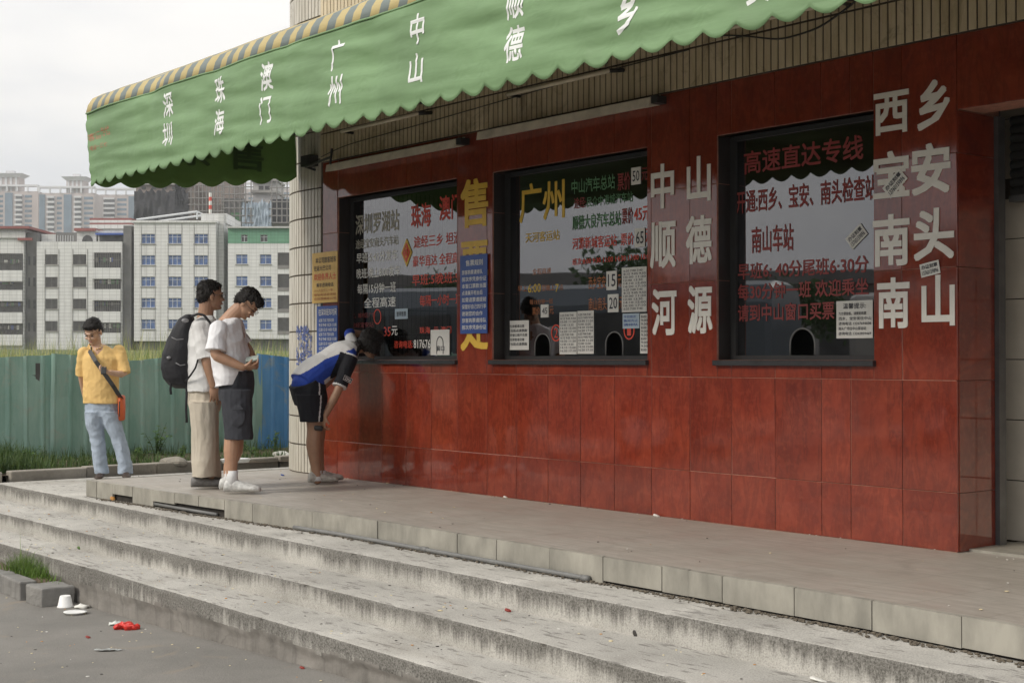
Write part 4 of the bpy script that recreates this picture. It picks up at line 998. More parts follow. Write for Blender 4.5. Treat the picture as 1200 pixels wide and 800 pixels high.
# ================================================================ PLANTING BLOCKS AND LITTER AT THE FOOT OF THE STEPS
def block(label, t0, t1, d0, d1, z0, z1, rz=0, seed=0):
    m = MB(); m.box(-(t1 - t0) / 2, (t1 - t0) / 2, -(d1 - d0) / 2, (d1 - d0) / 2, 0, z1 - z0)
    me = m.mesh('concrete_block', M_CONC2); o = link('concrete_block', me); o.location = W((t0 + t1) / 2, (d0 + d1) / 2, z0); o.rotation_euler = (R(random.uniform(-1, 1)), 0, PHI + rz)
    b = o.modifiers.new('b', 'BEVEL'); b.width = .012; b.segments = 2
    su = o.modifiers.new('u', 'SUBSURF'); su.subdivision_type = 'SIMPLE'; su.levels = 3; su.render_levels = 3
    tx = D_.textures.get('lump') or D_.textures.new('lump', 'CLOUDS'); tx.noise_scale = .08
    dp = o.modifiers.new('d', 'DISPLACE'); dp.texture = tx; dp.strength = .018; dp.texture_coords = 'GLOBAL'
    return tagp(o, label, 'block', 'concrete edging blocks at the foot of the steps')
M_CONC2 = m_concrete('grey edging block', (.17, .165, .155), (.27, .26, .24))
bz = -.10
tb = td(34, 713, -.09)[0]
block('chipped grey block set crosswise against the lowest step, beside the white foam cup', tb, tb + .29, 2.80, 3.05, bz, .04, R(2))
block('cracked grey edging block left of the crosswise block', tb + .37, tb + 1.0, 2.92, 3.05, bz, .045, R(-3))
block('grey edging block at the left edge of the photo', tb + 1.03, tb + 1.9, 2.93, 3.06, bz, .04, R(1))
block('far grey edging block out to the left', tb + 1.93, tb + 2.8, 2.93, 3.06, bz, .04)
vs, fs = [], []
for i in range(50):
    for j in range(8):
        t = tb + .33 + i * .06; d = 2.775 + j * .025; vs.append((t, d, .03 + .03 * noise.noise(Vector((t * 5, d * 9, 0))) - (.06 if i == 0 else 0)))
for i in range(49):
    for j in range(7): a = i * 8 + j; fs.append((a, a + 1, a + 9, a + 8))
o = at_wall(link('soil_pocket', mesh('soil_pocket', vs, fs, M_SOIL, smooth=True))); o['kind'] = 'structure'
m = MB(); rn = random.Random(8); tg = td(20, 672, .03)[0]
for i in range(620):
    t = rn.gauss(tb + .75, .22); d = rn.uniform(2.80, 2.93); h = rn.uniform(.06, .19) * math.exp(-((t - tb - .75) / .4) ** 2) + .02
    if rn.random() < .02: h *= 1.8
    m.m = 0 if rn.random() < .7 else 1; blade(m, W(t, d, .03), h, .006, rn.uniform(.3, 1.0) * h, rn.uniform(0, 6.28), 4)
o = m.obj('grass_tuft', [m_leaf('fresh tuft green', (.11, .20, .03)), M_GR]); o['kind'] = 'stuff'
def litter(name, label, cat, m, mats, c, smooth=True):
    me = m.mesh(name, mats, smooth, c); o = link(name, me); o.location = c; return tagp(o, label, cat)
def crumple(m, amp, fr, c):
    for i, v in enumerate(m.v): m.v[i] = v + Vector((noise.noise((v - c) * fr + Vector((3, 0, 0))), noise.noise((v - c) * fr + Vector((0, 7, 0))), noise.noise((v - c) * fr + Vector((0, 0, 9))))) * amp
def grd(x, y):
    z = 0
    for _ in range(4): t, d = td(x, y, z); z = gz(t, d)
    return W(t, d, z)
c = grd(76.5, 711); m = MB()                                          # upturned foam cup
m.ring_loft([(c, (.056, 0, 0), (0, .056, 0)), (c + Vector((0, 0, .006)), (.058, 0, 0), (0, .058, 0)), (c + Vector((0, 0, .012)), (.052, 0, 0), (0, .052, 0)), (c + Vector((0, 0, .078)), (.038, 0, 0), (0, .038, 0)), (c + Vector((0, 0, .083)), (.034, 0, 0), (0, .034, 0)), (c + Vector((0, 0, .078)), (.028, 0, 0), (0, .028, 0))], 24)
litter('foam_cup', 'white foam cup standing upside down beside the grey block', 'cup', m, M_FOAM, c)
c = grd(88.5, 719); m = MB(); m.ring_loft([(c, (.06, 0, 0), (0, .06, 0)), (c + Vector((0, 0, .014)), (.078, 0, 0), (0, .076, 0)), (c + Vector((0, 0, .018)), (.082, 0, 0), (0, .08, 0)), (c + Vector((0, 0, .012)), (.06, 0, 0), (0, .06, 0))], 24)
litter('foam_bowl', 'shallow white foam bowl lying on the asphalt in front of the upturned cup', 'bowl', m, M_FOAM, c)
c = grd(97, 712); m = MB(); m.ell(c + Vector((0, 0, .012)), (.05, .01, 0), (-.01, .05, 0), (0, 0, .012), 14, 7); crumple(m, .02, 30, c)
litter('crumpled_tissue', 'crumpled white tissue just behind the white foam bowl', 'tissue', m, M_PAPER, c)
c = grd(148, 737); m = MB()
for k in range(5): m.ell(c + Vector((random.uniform(-.04, .05), random.uniform(-.02, .03), .018)), (.04, .01, 0), (-.01, .035, 0), (0, 0, .022), 14, 9)
crumple(m, .03, 34, c); litter('red_plastic_bag', 'crumpled red plastic bag on the asphalt near the steps', 'bag', m, mat('thin red plastic', (.62, .03, .02), .28, .12, 30, .3), c)
c = grd(138, 732); m = MB(); m.ell(c + Vector((0, 0, .012)), (.045, .02, 0), (-.01, .03, 0), (0, 0, .012), 12, 7); crumple(m, .02, 40, c)
litter('torn_wrapper', 'torn white wrapper lying against the red plastic bag', 'wrapper', m, mat('white wrapper', (.62, .64, .60), .3, .25, 40, .2), c)
c = grd(127, 762.5); m = MB(); n = 14; vs = []
for i in range(n + 1):
    f = i / n
    for q in (-1, 1): vs.append(c + Vector((-.085 + .19 * f, q * .022 * math.sin(math.pi * min(1, f * 1.05 + .05)) + .01 * f, .006 + .008 * noise.noise(Vector((f * 6, q, 0))) + .004)))
m.add(vs, [(2 * i, 2 * i + 1, 2 * i + 3, 2 * i + 2) for i in range(n)]); m.add([v - Vector((0, 0, .003)) for v in vs], [(2 * i + 2, 2 * i + 3, 2 * i + 1, 2 * i) for i in range(n)])
litter('foil_wrapper', 'flat silvery foil wrapper on the asphalt below the red bag', 'wrapper', m, mat('foil', (.5, .52, .5), .28, .3, 40, .3, metal=.6), c, False)
def pebble(name, label, cat, x, y, s, mt, z=None, flat=.5, group=None):
    c = grd(x, y) if z is None else onz(x, y, z); m = MB(); m.ell(c + Vector((0, 0, s * flat * .8)), (s * 1.2, 0, 0), (0, s, 0), (0, 0, s * flat), 9, 6); crumple(m, s * .5, .6 / s, c)
    o = litter(name, label, cat, m, mt, c, False)
    if group: o['group'] = group
M_RB = mat('dark red scrap', (.25, .03, .02), .5, .2, 50, 0); M_OR = mat('orange peel', (.50, .24, .06), .6, .2, 50, 0); M_CRM = mat('cream scrap', (.72, .62, .38), .6, .12, 50, 0); M_DK = mat('dark scrap', (.04, .035, .03), .7, .2, 50, 0)
pebble('red_scrap', 'small dark red scrap alone on the asphalt left of the foil wrapper', 'scrap', 103, 747, .014, M_RB)
pebble('red_scrap', 'small dark red scrap at the foot of the lowest step, bottom edge', 'scrap', 354, 783, .013, M_RB)
pebble('red_scrap', 'dark red lump lying on the middle step', 'scrap', 595, 716, .016, M_RB, .325)
pebble('dark_scrap', 'small black twist standing on the middle step at the foot of the upper step', 'scrap', 745, 745, .014, M_DK, .325, 1.2)
pebble('cream_scrap', 'bright cream peel against the riser on the lowest step', 'scrap', 155.5, 658, .024, M_CRM, .19, .7)
pebble('orange_peel', 'curled orange peel in the broken gap of the platform edge', 'peel', 132, 586, .02, M_OR, .468, .9)
pebble('cream_scrap', 'dry cream leaf scrap low on the lowest step near the bottom of the photo', 'scrap', 676, 795, .02, M_CRM, .19, .4)
pebble('white_scrap', 'white plaster crumb on the platform below the middle window', 'scrap', 592, 583, .014, M_PAPER, .61); pebble('white_scrap', 'larger white plaster crumb on the platform at the wall foot between the windows', 'scrap', 769, 605, .02, M_PAPER, .61, .4)
pebble('white_scrap', 'small white crumb on the platform under the right window', 'scrap', 875, 616, .012, M_PAPER, .61, .4)
pebble('blue_scrap', 'tiny blue bottle cap on the platform by the column', 'scrap', 331, 557, .016, M_TXB, .61, .4)
pebble('paper_scrap', 'flat white paper scrap at the bottom right on the middle step', 'scrap', 958, 797, .03, M_PAPER, .325, .2)
pebble('green_sprig', 'tiny green sprig on the lowest step at the riser foot', 'sprig', 93, 643, .016, M_LF, .19, .7)
m = MB(); rn = random.Random(12)                                     # crumbs, leaf bits and grit everywhere on the steps and asphalt
for i in range(900):
    t = rn.uniform(-1.8, 8.5); k_ = rn.random()
    if k_ < .5: d = rn.uniform(2.85, 5.5); z = gz(t, d)
    elif k_ < .7: d = smoothpoly(E_B, t) + rn.uniform(.01, .36) ** 1; z = .19; d = min(d, smoothpoly(E_C, t) - .02)
    elif k_ < .85: d = smoothpoly(E_A, t) + rn.uniform(.01, .4); z = .325; d = min(d, smoothpoly(E_B, t) - .02)
    else: d = rn.choice([abs(rn.gauss(0, .03)) + .01, rn.uniform(0, 1.6)]); z = .612
    s = rn.uniform(.002, .006) * (1.6 if rn.random() < .1 else 1); m.m = rn.choice([0, 0, 1, 1, 2, 3]); p = W(t, d, z + s * .3)
    m.ell(p, (s * rn.uniform(.8, 2), 0, 0), (0, s * rn.uniform(.8, 1.8), 0), (0, 0, s * .4), 5, 3)
o = m.obj('crumbs', [M_DK, M_CRM, M_OR, M_PAPER]); o['kind'] = 'stuff'

# ================================================================ FAR BUILDINGS
def far(x, y, D): return ondepth(x, y, D)
def m_facade(name, c, px=1.0):
    k = NT(name); g = k.n('ShaderNodeTexCoord'); v = g.outputs['Object']
    br = k.n('ShaderNodeTexBrick'); br.offset = 0; br.inputs['Scale'].default_value = 1; br.inputs['Mortar Size'].default_value = .03; br.inputs['Brick Width'].default_value = 1.0; br.inputs['Row Height'].default_value = .5
    sx = k.n('ShaderNodeSeparateXYZ'); k.l(v, sx.inputs[0]); cb = k.n('ShaderNodeCombineXYZ'); ad = k.n('ShaderNodeMath', operation='ADD'); k.l(sx.outputs[0], ad.inputs[0]); k.l(sx.outputs[1], ad.inputs[1]); k.l(ad.outputs[0], cb.inputs[0]); k.l(sx.outputs[2], cb.inputs[1]); k.l(cb.outputs[0], br.inputs['Vector'])
    br.inputs['Color1'].default_value = c + (1,); br.inputs['Color2'].default_value = tuple(x * .93 for x in c) + (1,); br.inputs['Mortar'].default_value = tuple(x * .66 for x in c) + (1,)
    st = k.coord('Object', (1.3, 1.3, .12)); cc = k.mix(k.ramp(k.noise(st, 1.0, 7, .75), [(.48, 0.0), (.8, .55)]), br.outputs['Color'], tuple(x * .45 for x in c))
    k.col(cc); k.rough(.6); return k.m
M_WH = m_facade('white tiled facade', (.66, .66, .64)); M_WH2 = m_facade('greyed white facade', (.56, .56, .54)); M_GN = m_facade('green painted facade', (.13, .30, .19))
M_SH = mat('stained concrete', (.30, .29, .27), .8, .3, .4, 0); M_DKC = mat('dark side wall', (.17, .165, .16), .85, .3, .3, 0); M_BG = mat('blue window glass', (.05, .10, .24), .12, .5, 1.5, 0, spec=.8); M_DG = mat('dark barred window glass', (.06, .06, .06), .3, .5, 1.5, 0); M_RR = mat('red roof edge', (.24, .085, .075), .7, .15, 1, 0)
M_WF = mat('pale window frame', (.55, .57, .58), .5, .05, 1, 0); M_BAR = mat('dull window bar', (.20, .19, .18), .6, .1, 1, 0)
def bwall(root, x0, x1, y0, y1, D, holes, mt, depth=14, off=None, name='wall'):
    """front wall as a slab grid with real openings; px -> metres at distance D"""
    m = MB(); xs = sorted({x0, x1} | {h[0] for h in holes} | {h[1] for h in holes}); ys = sorted({y0, y1} | {h[2] for h in holes} | {h[3] for h in holes})
    for a, b in zip(xs, xs[1:]):
        for c, d in zip(ys, ys[1:]):
            mx, my = (a + b) / 2, (c + d) / 2
            if any(h[0] < mx < h[1] and h[2] < my < h[3] for h in holes): continue
            p, q = far(a, d, D), far(b, c, D); m.box(p.x, q.x, D, D + .35, p.z, q.z)
    p, q = far(x0, y1, D), far(x1, y0, D); m.box(p.x + .01, q.x - .01, D + .7, D + depth, p.z, q.z - .05)
    m.box(p.x + .02, q.x - .02, D + .34, D + .71, q.z - .3, q.z - .01)
    return m.obj(name, mt, root, off=off)
def bwin(root, x0, x1, y0, y1, D, glass, nv, off, bars=False, frame=None):
    p, q = far(x0, y1, D), far(x1, y0, D); w = .06; m = MB(); f = frame or M_WF
    m.box(p.x, q.x, D + .12, D + .2, p.z, p.z + w); m.box(p.x, q.x, D + .12, D + .2, q.z - w, q.z)
    for i in range(nv + 1):
        x = p.x + (q.x - p.x) * i / nv; a = max(p.x, x - w / 2); m.box(a, min(q.x, a + w), D + .115, D + .205, p.z + w, q.z - w)
    if nv and not bars: zz = p.z + (q.z - p.z) * .68; m.box(p.x, q.x, D + .13, D + .19, zz, zz + w * .8)
    if bars:
        for i in range(1, 10): x = p.x + (q.x - p.x) * i / 10; m.box(x - .02, x + .02, D + .02, D + .06, p.z, q.z)
    fr = m.obj('window', f, root, off=off)
    m = MB(); n = max(1, nv)
    for i in range(n):
        a = p.x + (q.x - p.x) * i / n; b = p.x + (q.x - p.x) * (i + 1) / n; tl = random.uniform(-.02, .02)
        m.add([(a, D + .16 + tl, p.z), (b, D + .16 - tl, p.z), (b, D + .16 - tl, q.z), (a, D + .16 + tl, q.z)], [(0, 1, 2, 3)])
    g_ = m.obj('pane', glass, fr)
    g_.location = (-off[0], -off[1], -off[2]); return fr
def sill(root, x0, x1, y, D, off):
    p, q = far(x0, y + 1, D), far(x1, y, D); m = MB(); m.box(p.x - .1, q.x + .1, D - .12, D + .0, p.z, q.z); m.obj('window_sill', M_SH, root, off=off)
def balcony(root, x0, x1, y0, y1, D, off, glass=True, plain=True):
    """recess y0..y1 with a parapet below"""
    p, q = far(x0, y1, D), far(x1, y0, D); m = MB(); m.box(p.x - .05, q.x + .05, D - .55, D - .35, p.z - 1.55, p.z); m.box(p.x - .05, q.x + .05, D - .35, D - .005, p.z - 1.6, p.z - 1.45)
    m.box(p.x - .05, p.x + .1, D - .35, D - .01, p.z - 1.45, p.z - .01); m.box(q.x - .1, q.x + .05, D - .35, D - .01, p.z - 1.45, p.z - .01); m.obj('balcony', M_WH, root, off=off)
    m = MB()
    for i in range(16): x = p.x + (q.x - p.x) * i / 15; m.box(x - .025, x + .025, D - .45, D - .40, p.z, q.z)
    m.box(p.x, q.x, D - .46, D - .39, (p.z + q.z) / 2, (p.z + q.z) / 2 + .06); m.obj('balcony_grille', M_BAR, root, off=off)
    m = MB()
    for i in range(7):
        x = p.x + .3 + (q.x - p.x - .9) * random.random(); w_ = random.uniform(.2, .5); h_ = random.uniform(.4, .8); m.m = random.randrange(4); z = p.z + (q.z - p.z) * .55
        m.box(x, x + w_, D - .2, D - .16, z - h_ * .5, z + h_ * .35)
    m.obj('laundry', [M_TXB, M_PAPER, M_BAR, M_TXG], root, off=off)
    m = MB(); m.box(p.x, q.x, D + .5, D + .52, p.z, q.z); m.obj('balcony_back', M_DG, root, off=off)
DB = 200
# --- leftmost block
o0 = far(0, 400, DB); b = empty('apartment_block', 'white apartment block with red roof edge and open balconies at far left', 'apartment building', o0)
hol = [(-8, 27, y, y + h) for y, h in ((297, 21), (322, 19), (348, 19), (376, 17))]
bwall(b, -45, 28, 267, 412, DB, hol + [(-40, -14, y, y + 16) for y in (298, 323, 349, 376)], M_WH, 16, o0)
for h in hol: balcony(b, h[0], h[1], h[2], h[3] - 1, DB, o0)
for y in (298, 323, 349, 376): bwin(b, -40, -14, y, y + 16, DB, M_DG, 3, o0)
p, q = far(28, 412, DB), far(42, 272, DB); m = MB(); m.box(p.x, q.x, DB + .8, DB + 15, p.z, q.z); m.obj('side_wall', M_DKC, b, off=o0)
for y in (300, 325, 351, 378): 
    for x in (31, 37): p, q = far(x, y + 10, DB), far(x + 2, y, DB); m = MB(); m.box(p.x, q.x, DB + .7, DB + .79, p.z, q.z); m.obj('slit_window', M_DG, b, off=o0)
p, q = far(-46, 271, DB), far(36, 265.5, DB); m = MB(); m.box(p.x, q.x, DB - .8, DB + 16, p.z + .3, q.z); m.obj('roof', M_RR, b, off=o0)
p, q = far(-10, 279, DB), far(30, 272, DB); m = MB(); m.box(p.x, q.x, DB - .3, DB - .01, p.z, q.z); m.obj('ledge', M_WH2, b, off=o0)
p, q = far(22, 282, DB), far(36, 279, DB); m = MB(); m.box(p.x, q.x + .3, DB - .5, DB - .02, p.z, q.z); m.obj('ledge', M_RR, b, off=o0)
# --- second block: dark windows, balcony column, roof rooms
o0 = far(100, 400, DB); b = empty('apartment_block', 'white apartment block with dark windows and stacked balconies behind the yellow-shirted man', 'apartment building', o0)
ws = [(53, 67.5, y, y + 12) for y in (298, 324.5, 350, 376)] + [(85.5, 101, y, y + 12) for y in (298, 324.5, 350, 376)]
bh = [(110, 142, y, y + h) for y, h in ((296, 19), (322, 18), (348, 18), (374, 17))]
bwall(b, 43, 143, 283, 412, DB, ws + bh, M_WH, 14, o0)
for w in ws: bwin(b, *w, DB, M_DG, 2, o0, True, M_BAR); sill(b, w[0], w[1], w[3], DB, o0)
for h in bh: balcony(b, h[0], h[1], h[2], h[3] - 1, DB, o0)
for x in (52.2, 68.3, 84.7, 101.8):
    p, q = far(x, 408, DB), far(x + .8, 292, DB); m = MB(); m.box(p.x, q.x, DB - .08, DB - .002, p.z, q.z); m.obj('drain_pipe', M_SH, b, off=o0)
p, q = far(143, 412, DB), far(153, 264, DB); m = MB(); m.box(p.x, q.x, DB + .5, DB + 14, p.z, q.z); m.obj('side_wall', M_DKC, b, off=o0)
for x0, x1, y0, mt in ((60, 85, 271, M_DKC), (85, 108, 268, M_WH2), (43, 60, 273, M_WH2), (110, 143, 269, M_WH2)):
    p, q = far(x0, 284, DB), far(x1, y0, DB); m = MB(); m.box(p.x, q.x, DB + 2, DB + 8, p.z, q.z); m.obj('roof_room', mt, b, off=o0)
p, q = far(91, 282, DB), far(104, 274, DB); m = MB(); n = 12; c_ = (p.x + q.x) / 2; r_ = (q.x - p.x) / 2
m.add([(c_ - r_, DB + 1.96, p.z)] + [(c_ - r_ * math.cos(math.pi * i / n), DB + 1.96, p.z + (q.z - p.z) * math.sin(math.pi * i / n)) for i in range(n + 1)] + [(c_ + r_, DB + 1.96, p.z)], [tuple(range(n + 3))]); m.obj('arched_window', M_DG, b, off=o0)
p, q = far(112, 283, DB), far(142, 274, DB); m = MB(); m.box(p.x, q.x, DB + 1.9, DB + 1.98, p.z, q.z); m.obj('roof_window', M_DG, b, off=o0)
p, q = far(110, 274.5, DB), far(144, 272.5, DB); m = MB(); m.box(p.x, q.x, DB + .6, DB + 2, p.z, q.z); m.obj('roof_canopy', M_TXB, b, off=o0)
p, q = far(83, 269.5, DB), far(108, 266, DB); m = MB(); m.box(p.x, q.x, DB + 1.5, DB + 8, p.z, q.z); m.obj('roof', M_RR, b, off=o0)
for i in range(8):
    p, q = far(62 + i * 3, 283, DB), far(62.5 + i * 3, 275, DB); m = MB(); m.box(p.x, q.x, DB + .9, DB + .96, p.z, q.z); m.obj('roof_rail', M_WF, b, off=o0)
# --- red and white roof behind
D2 = 215; o0 = far(130, 260, D2); b = empty('striped_roof_building', 'low pale building whose red and white striped roof edge shows behind the second apartment block', 'building', o0)
for y0, y1, mt in ((255.5, 258, M_RR), (258, 261, M_WH), (261, 263, M_RR), (263, 268, M_WH)):
    p, q = far(105, y1, D2), far(154, y0, D2); m = MB(); m.box(p.x, q.x, D2, D2 + 10, p.z, q.z); m.obj('roof_band', mt, b, off=o0)
p, q = far(106, 420, D2), far(156.5, 268, D2); m = MB(); m.box(p.x, q.x, D2 + .3, D2 + 10, p.z, q.z); m.obj('wall', M_WH2, b, off=o0)
# --- middle block with blue windows
o0 = far(205, 400, DB); b = empty('apartment_block', 'white tiled block with three columns of blue windows, behind the backpack man', 'apartment building', o0)
ws = []
for y in (274, 299, 324, 349, 374):
    for x0, x1 in ((165.5, 181.5), (197, 212.5), (227.5, 243.5)): ws.append((x0, x1, y, y + 11.5))
bwall(b, 157, 253, 260, 399.5, DB, ws, M_WH, 14, o0)
for w in ws: bwin(b, *w, DB, M_BG, 3, o0); sill(b, w[0], w[1], w[3], DB, o0)
for x in (165, 181.5, 196.5, 212.5, 227, 243.5):
    p, q = far(x, 398, DB), far(x + .6, 262, DB); m = MB(); m.box(p.x, q.x, DB - .06, DB - .002, p.z, q.z); m.obj('drain_pipe', M_SH, b, off=o0)
for k_, (x0, x1, y0, y1) in enumerate(((253, 260, 249, 405),)):
    p, q = far(x0, y1, DB), far(x1, y0, DB); m = MB(); m.box(p.x, q.x, DB + 1.5, DB + 14, p.z, q.z); m.obj('side_wall', M_WH2, b, off=o0)
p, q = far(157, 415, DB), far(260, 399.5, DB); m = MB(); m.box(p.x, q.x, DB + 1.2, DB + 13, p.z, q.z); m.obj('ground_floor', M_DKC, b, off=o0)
p, q = far(155.5, 261, DB), far(254, 258.5, DB); m = MB(); m.box(p.x, q.x, DB - .25, DB + 14.2, p.z, q.z); m.obj('roof', M_WH, b, off=o0)
m = MB(); a_, b_ = far(160, 257.5, DB + 3), far(231, 248, DB + 3); c_ = far(231, 257, DB + 3)
m.tube([a_, b_], .16, 6); m.tube([a_ + Vector((0, 5, 0)), b_ + Vector((0, 5, 0))], .16, 6); m.tube([b_, c_], .12, 6); m.tube([b_, b_ + Vector((0, 5, 0))], .12, 6); m.obj('roof_canopy', M_WF, b, off=o0)
p, q = far(232, 260, DB), far(262, 248.5, DB); m = MB(); m.box(p.x, q.x, DB + 2, DB + 8, p.z, q.z); m.obj('roof_room', M_WH, b, off=o0)
# --- right block, green top storey
o0 = far(300, 400, DB); b = empty('apartment_block', 'white block with a green top storey and blue windows, left of the column', 'apartment building', o0)
ws = [(x0, x0 + 13.5, y, y + 11.5) for y in (298, 323.5, 349, 374.5) for x0 in (276.5, 304.5)]
bh2 = [(325.5, 340, y, y + h) for y, h in ((296, 19), (321, 20), (346, 20), (372, 20))]
bwall(b, 267, 352, 285, 397, DB, ws + bh2, M_WH, 14, o0)
for w in ws: bwin(b, *w, DB, M_BG, 2, o0); sill(b, w[0], w[1], w[3], DB, o0)
for h in bh2:
    p, q = far(h[0], h[3], DB), far(h[1], h[2], DB); m = MB()
    for i in range(12): x = p.x + (q.x - p.x) * i / 11; m.box(x - .02, x + .02, DB - .05, DB, p.z, q.z)
    m.box(p.x, q.x, DB - .06, DB, p.z, p.z + .5); m.obj('balcony_grille', M_BAR, b, off=o0)
    m = MB(); m.box(p.x, q.x, DB + .5, DB + .55, p.z, q.z); m.obj('balcony_back', M_DG, b, off=o0)
wg = [(282.5, 290, 275, 283.5), (305, 313.5, 275, 283.5)]
bwall(b, 267, 352, 267, 285, DB - .05, wg, M_GN, 14, o0, 'top_storey')
for w in wg: bwin(b, *w, DB - .05, M_DG, 2, o0)
p, q = far(266.5, 267.5, DB), far(352, 265.8, DB); m = MB(); m.box(p.x, q.x, DB - .5, DB + 14.2, p.z, q.z); m.obj('roof', M_WH2, b, off=o0)
p, q = far(267, 415, DB), far(352, 397, DB); m = MB(); m.box(p.x, q.x, DB + 1, DB + 13, p.z, q.z); m.obj('ground_floor', M_DKC, b, off=o0)
# --- dark gap blocks and the buildings under construction behind
D3 = 240; o0 = far(262, 400, D3); b = empty('stair_tower', 'narrow dark concrete stair tower between the two blue-windowed blocks', 'building', o0)
p, q = far(252, 420, D3), far(275, 262, D3); m = MB(); m.box(p.x, q.x, D3, D3 + 8, p.z, q.z); m.obj('wall', M_DKC, b, off=o0)
for i in range(9):
    p, q = far(257, 398 - i * 14, D3), far(266, 390 - i * 14, D3); m = MB(); m.box(p.x, q.x, D3 - .3, D3 - .02, p.z, q.z); m.obj('stair_window', M_DG if i % 2 else M_SH, b, off=o0)
D4 = 270; o0 = far(205, 300, D4)
M_BRN = mat('raw brownish concrete', (.24, .20, .18), .9, .25, .3, 0); M_NET = mat('dark site netting', (.05, .05, .055), .95, .35, .5, .3, bdist=.3); M_TARP = mat('pale blue tarpaulin', (.30, .36, .42), .7, .25, .4, .4, bdist=.3)
b = empty('unfinished_building', 'unfinished concrete building wrapped in dark netting above the middle block roof', 'building', o0)
for x0, x1, y0, y1, dz, mt, nm in ((159, 228, 216, 300, 0, M_BRN, 'concrete_frame'), (222, 268, 200, 300, 4, M_BRN, 'concrete_frame'), (160, 222, 212, 217, -.6, M_SH, 'floor_slab')):
    p, q = far(x0, y1, D4), far(x1, y0, D4); m = MB(); m.box(p.x, q.x, D4 + dz, D4 + dz + 12, p.z, q.z); m.obj(nm, mt, b, off=o0)
def drape(x0, x1, y0, y1, D, mt, seed, name):
    vs, fs = [], []; n = 40; r = 12; p, q = far(x0, y1, D), far(x1, y0, D)
    for i in range(n + 1):
        for j in range(r + 1):
            f = j / r; x = p.x + (q.x - p.x) * i / n; top = q.z + 1.2 * noise.noise(Vector((i * .35, seed, 0))); vs.append((x, D - .6 + .5 * noise.noise(Vector((i * .5, j * .25, seed))), p.z + (top - p.z) * f))
    for i in range(n):
        for j in range(r): a = i * (r + 1) + j; fs.append((a, a + r + 1, a + r + 2, a + 1))
    return MBl(vs, fs).obj(name, mt, None, True)
class MBl(MB):
    def __init__(s, v, f): super().__init__(); s.add(v, f)
def drape_to(par, off, *a):
    o = drape(*a); o.parent = par
    for v in o.data.vertices: v.co -= Vector(off)
drape_to(b, o0, 158, 222, 224, 262, D4, M_NET, 2, 'netting'); drape_to(b, o0, 206, 216, 212, 240, D4, M_NET, 9, 'netting')
for i in range(5):
    for j in range(3):
        p, q = far(166 + i * 12, 222 + j * 0, D4), far(171 + i * 12, 219, D4)
    m = MB(); m.box(p.x, q.x, D4 - .1, D4 - .01, p.z, q.z); m.obj('opening', M_DG, b, off=o0)
def scaffold(par, off, x0, x1, y0, y1, D, nx, ny, r=.12):
    m = MB(); p, q = far(x0, y1, D), far(x1, y0, D)
    for i in range(nx + 1): x = p.x + (q.x - p.x) * i / nx; m.tube([(x, D - 1.6, p.z), (x, D - 1.6, q.z + random.uniform(-.5, 1.5))], r, 5)
    for j in range(ny + 1): z = p.z + (q.z - p.z) * j / ny; m.tube([(p.x - .5, D - 1.6, z), (q.x + .5, D - 1.6, z)], r, 5)
    m.obj('scaffold', M_BAR, par, off=off)
scaffold(b, o0, 226, 262, 196, 256, D4, 8, 8)
m = MB()                                                              # red white pole
p = far(246.5, 255, D4 - 4); q = far(246.5, 226, D4 - 4)
for i in range(6): m.m = i % 2; m.tube([p.lerp(q, i / 6), p.lerp(q, (i + 1) / 6)], .3, 6)
m.obj('marker_pole', [M_TXR, M_PAPER], b, off=o0)
o0 = far(300, 300, D4); b = empty('unfinished_building', 'unfinished grey building with hanging blue tarpaulin above the green-topped block', 'building', o0)
M_GYC = mat('pale grey concrete', (.42, .41, .40), .85, .2, .3, 0)
for x0, x1, y0, y1, dz, mt, nm in ((264, 345, 240, 300, 0, M_GYC, 'concrete_frame'), (294, 322, 211, 241, 2, M_GYC, 'roof_tower'), (292, 324, 222, 225, 1.2, M_SH, 'floor_slab'), (292, 324, 208.5, 211, 1.2, M_SH, 'floor_slab'), (318, 345, 234, 262, -1, M_NET, 'netted_bay'), (262, 285, 233, 262, -1, M_DKC, 'netted_bay'), (272, 284, 250, 262, -1.2, M_TXG, 'green_panel')):
    p, q = far(x0, y1, D4), far(x1, y0, D4); m = MB(); m.box(p.x, q.x, D4 + dz, D4 + dz + 9, p.z, q.z); m.obj(nm, mt, b, off=o0)
drape_to(b, o0, 284, 319, 237, 268, D4 - 1, M_TARP, 5, 'tarpaulin')
for x0 in (301, 308.5):
    p, q = far(x0, 221, D4), far(x0 + 5.5, 216.5, D4); m = MB(); m.box(p.x, q.x, D4 + 1.9, D4 + 1.99, p.z, q.z); m.obj('window', M_DG, b, off=o0)
scaffold(b, o0, 264, 296, 212, 262, D4, 5, 6); scaffold(b, o0, 320, 344, 205, 262, D4, 4, 7)
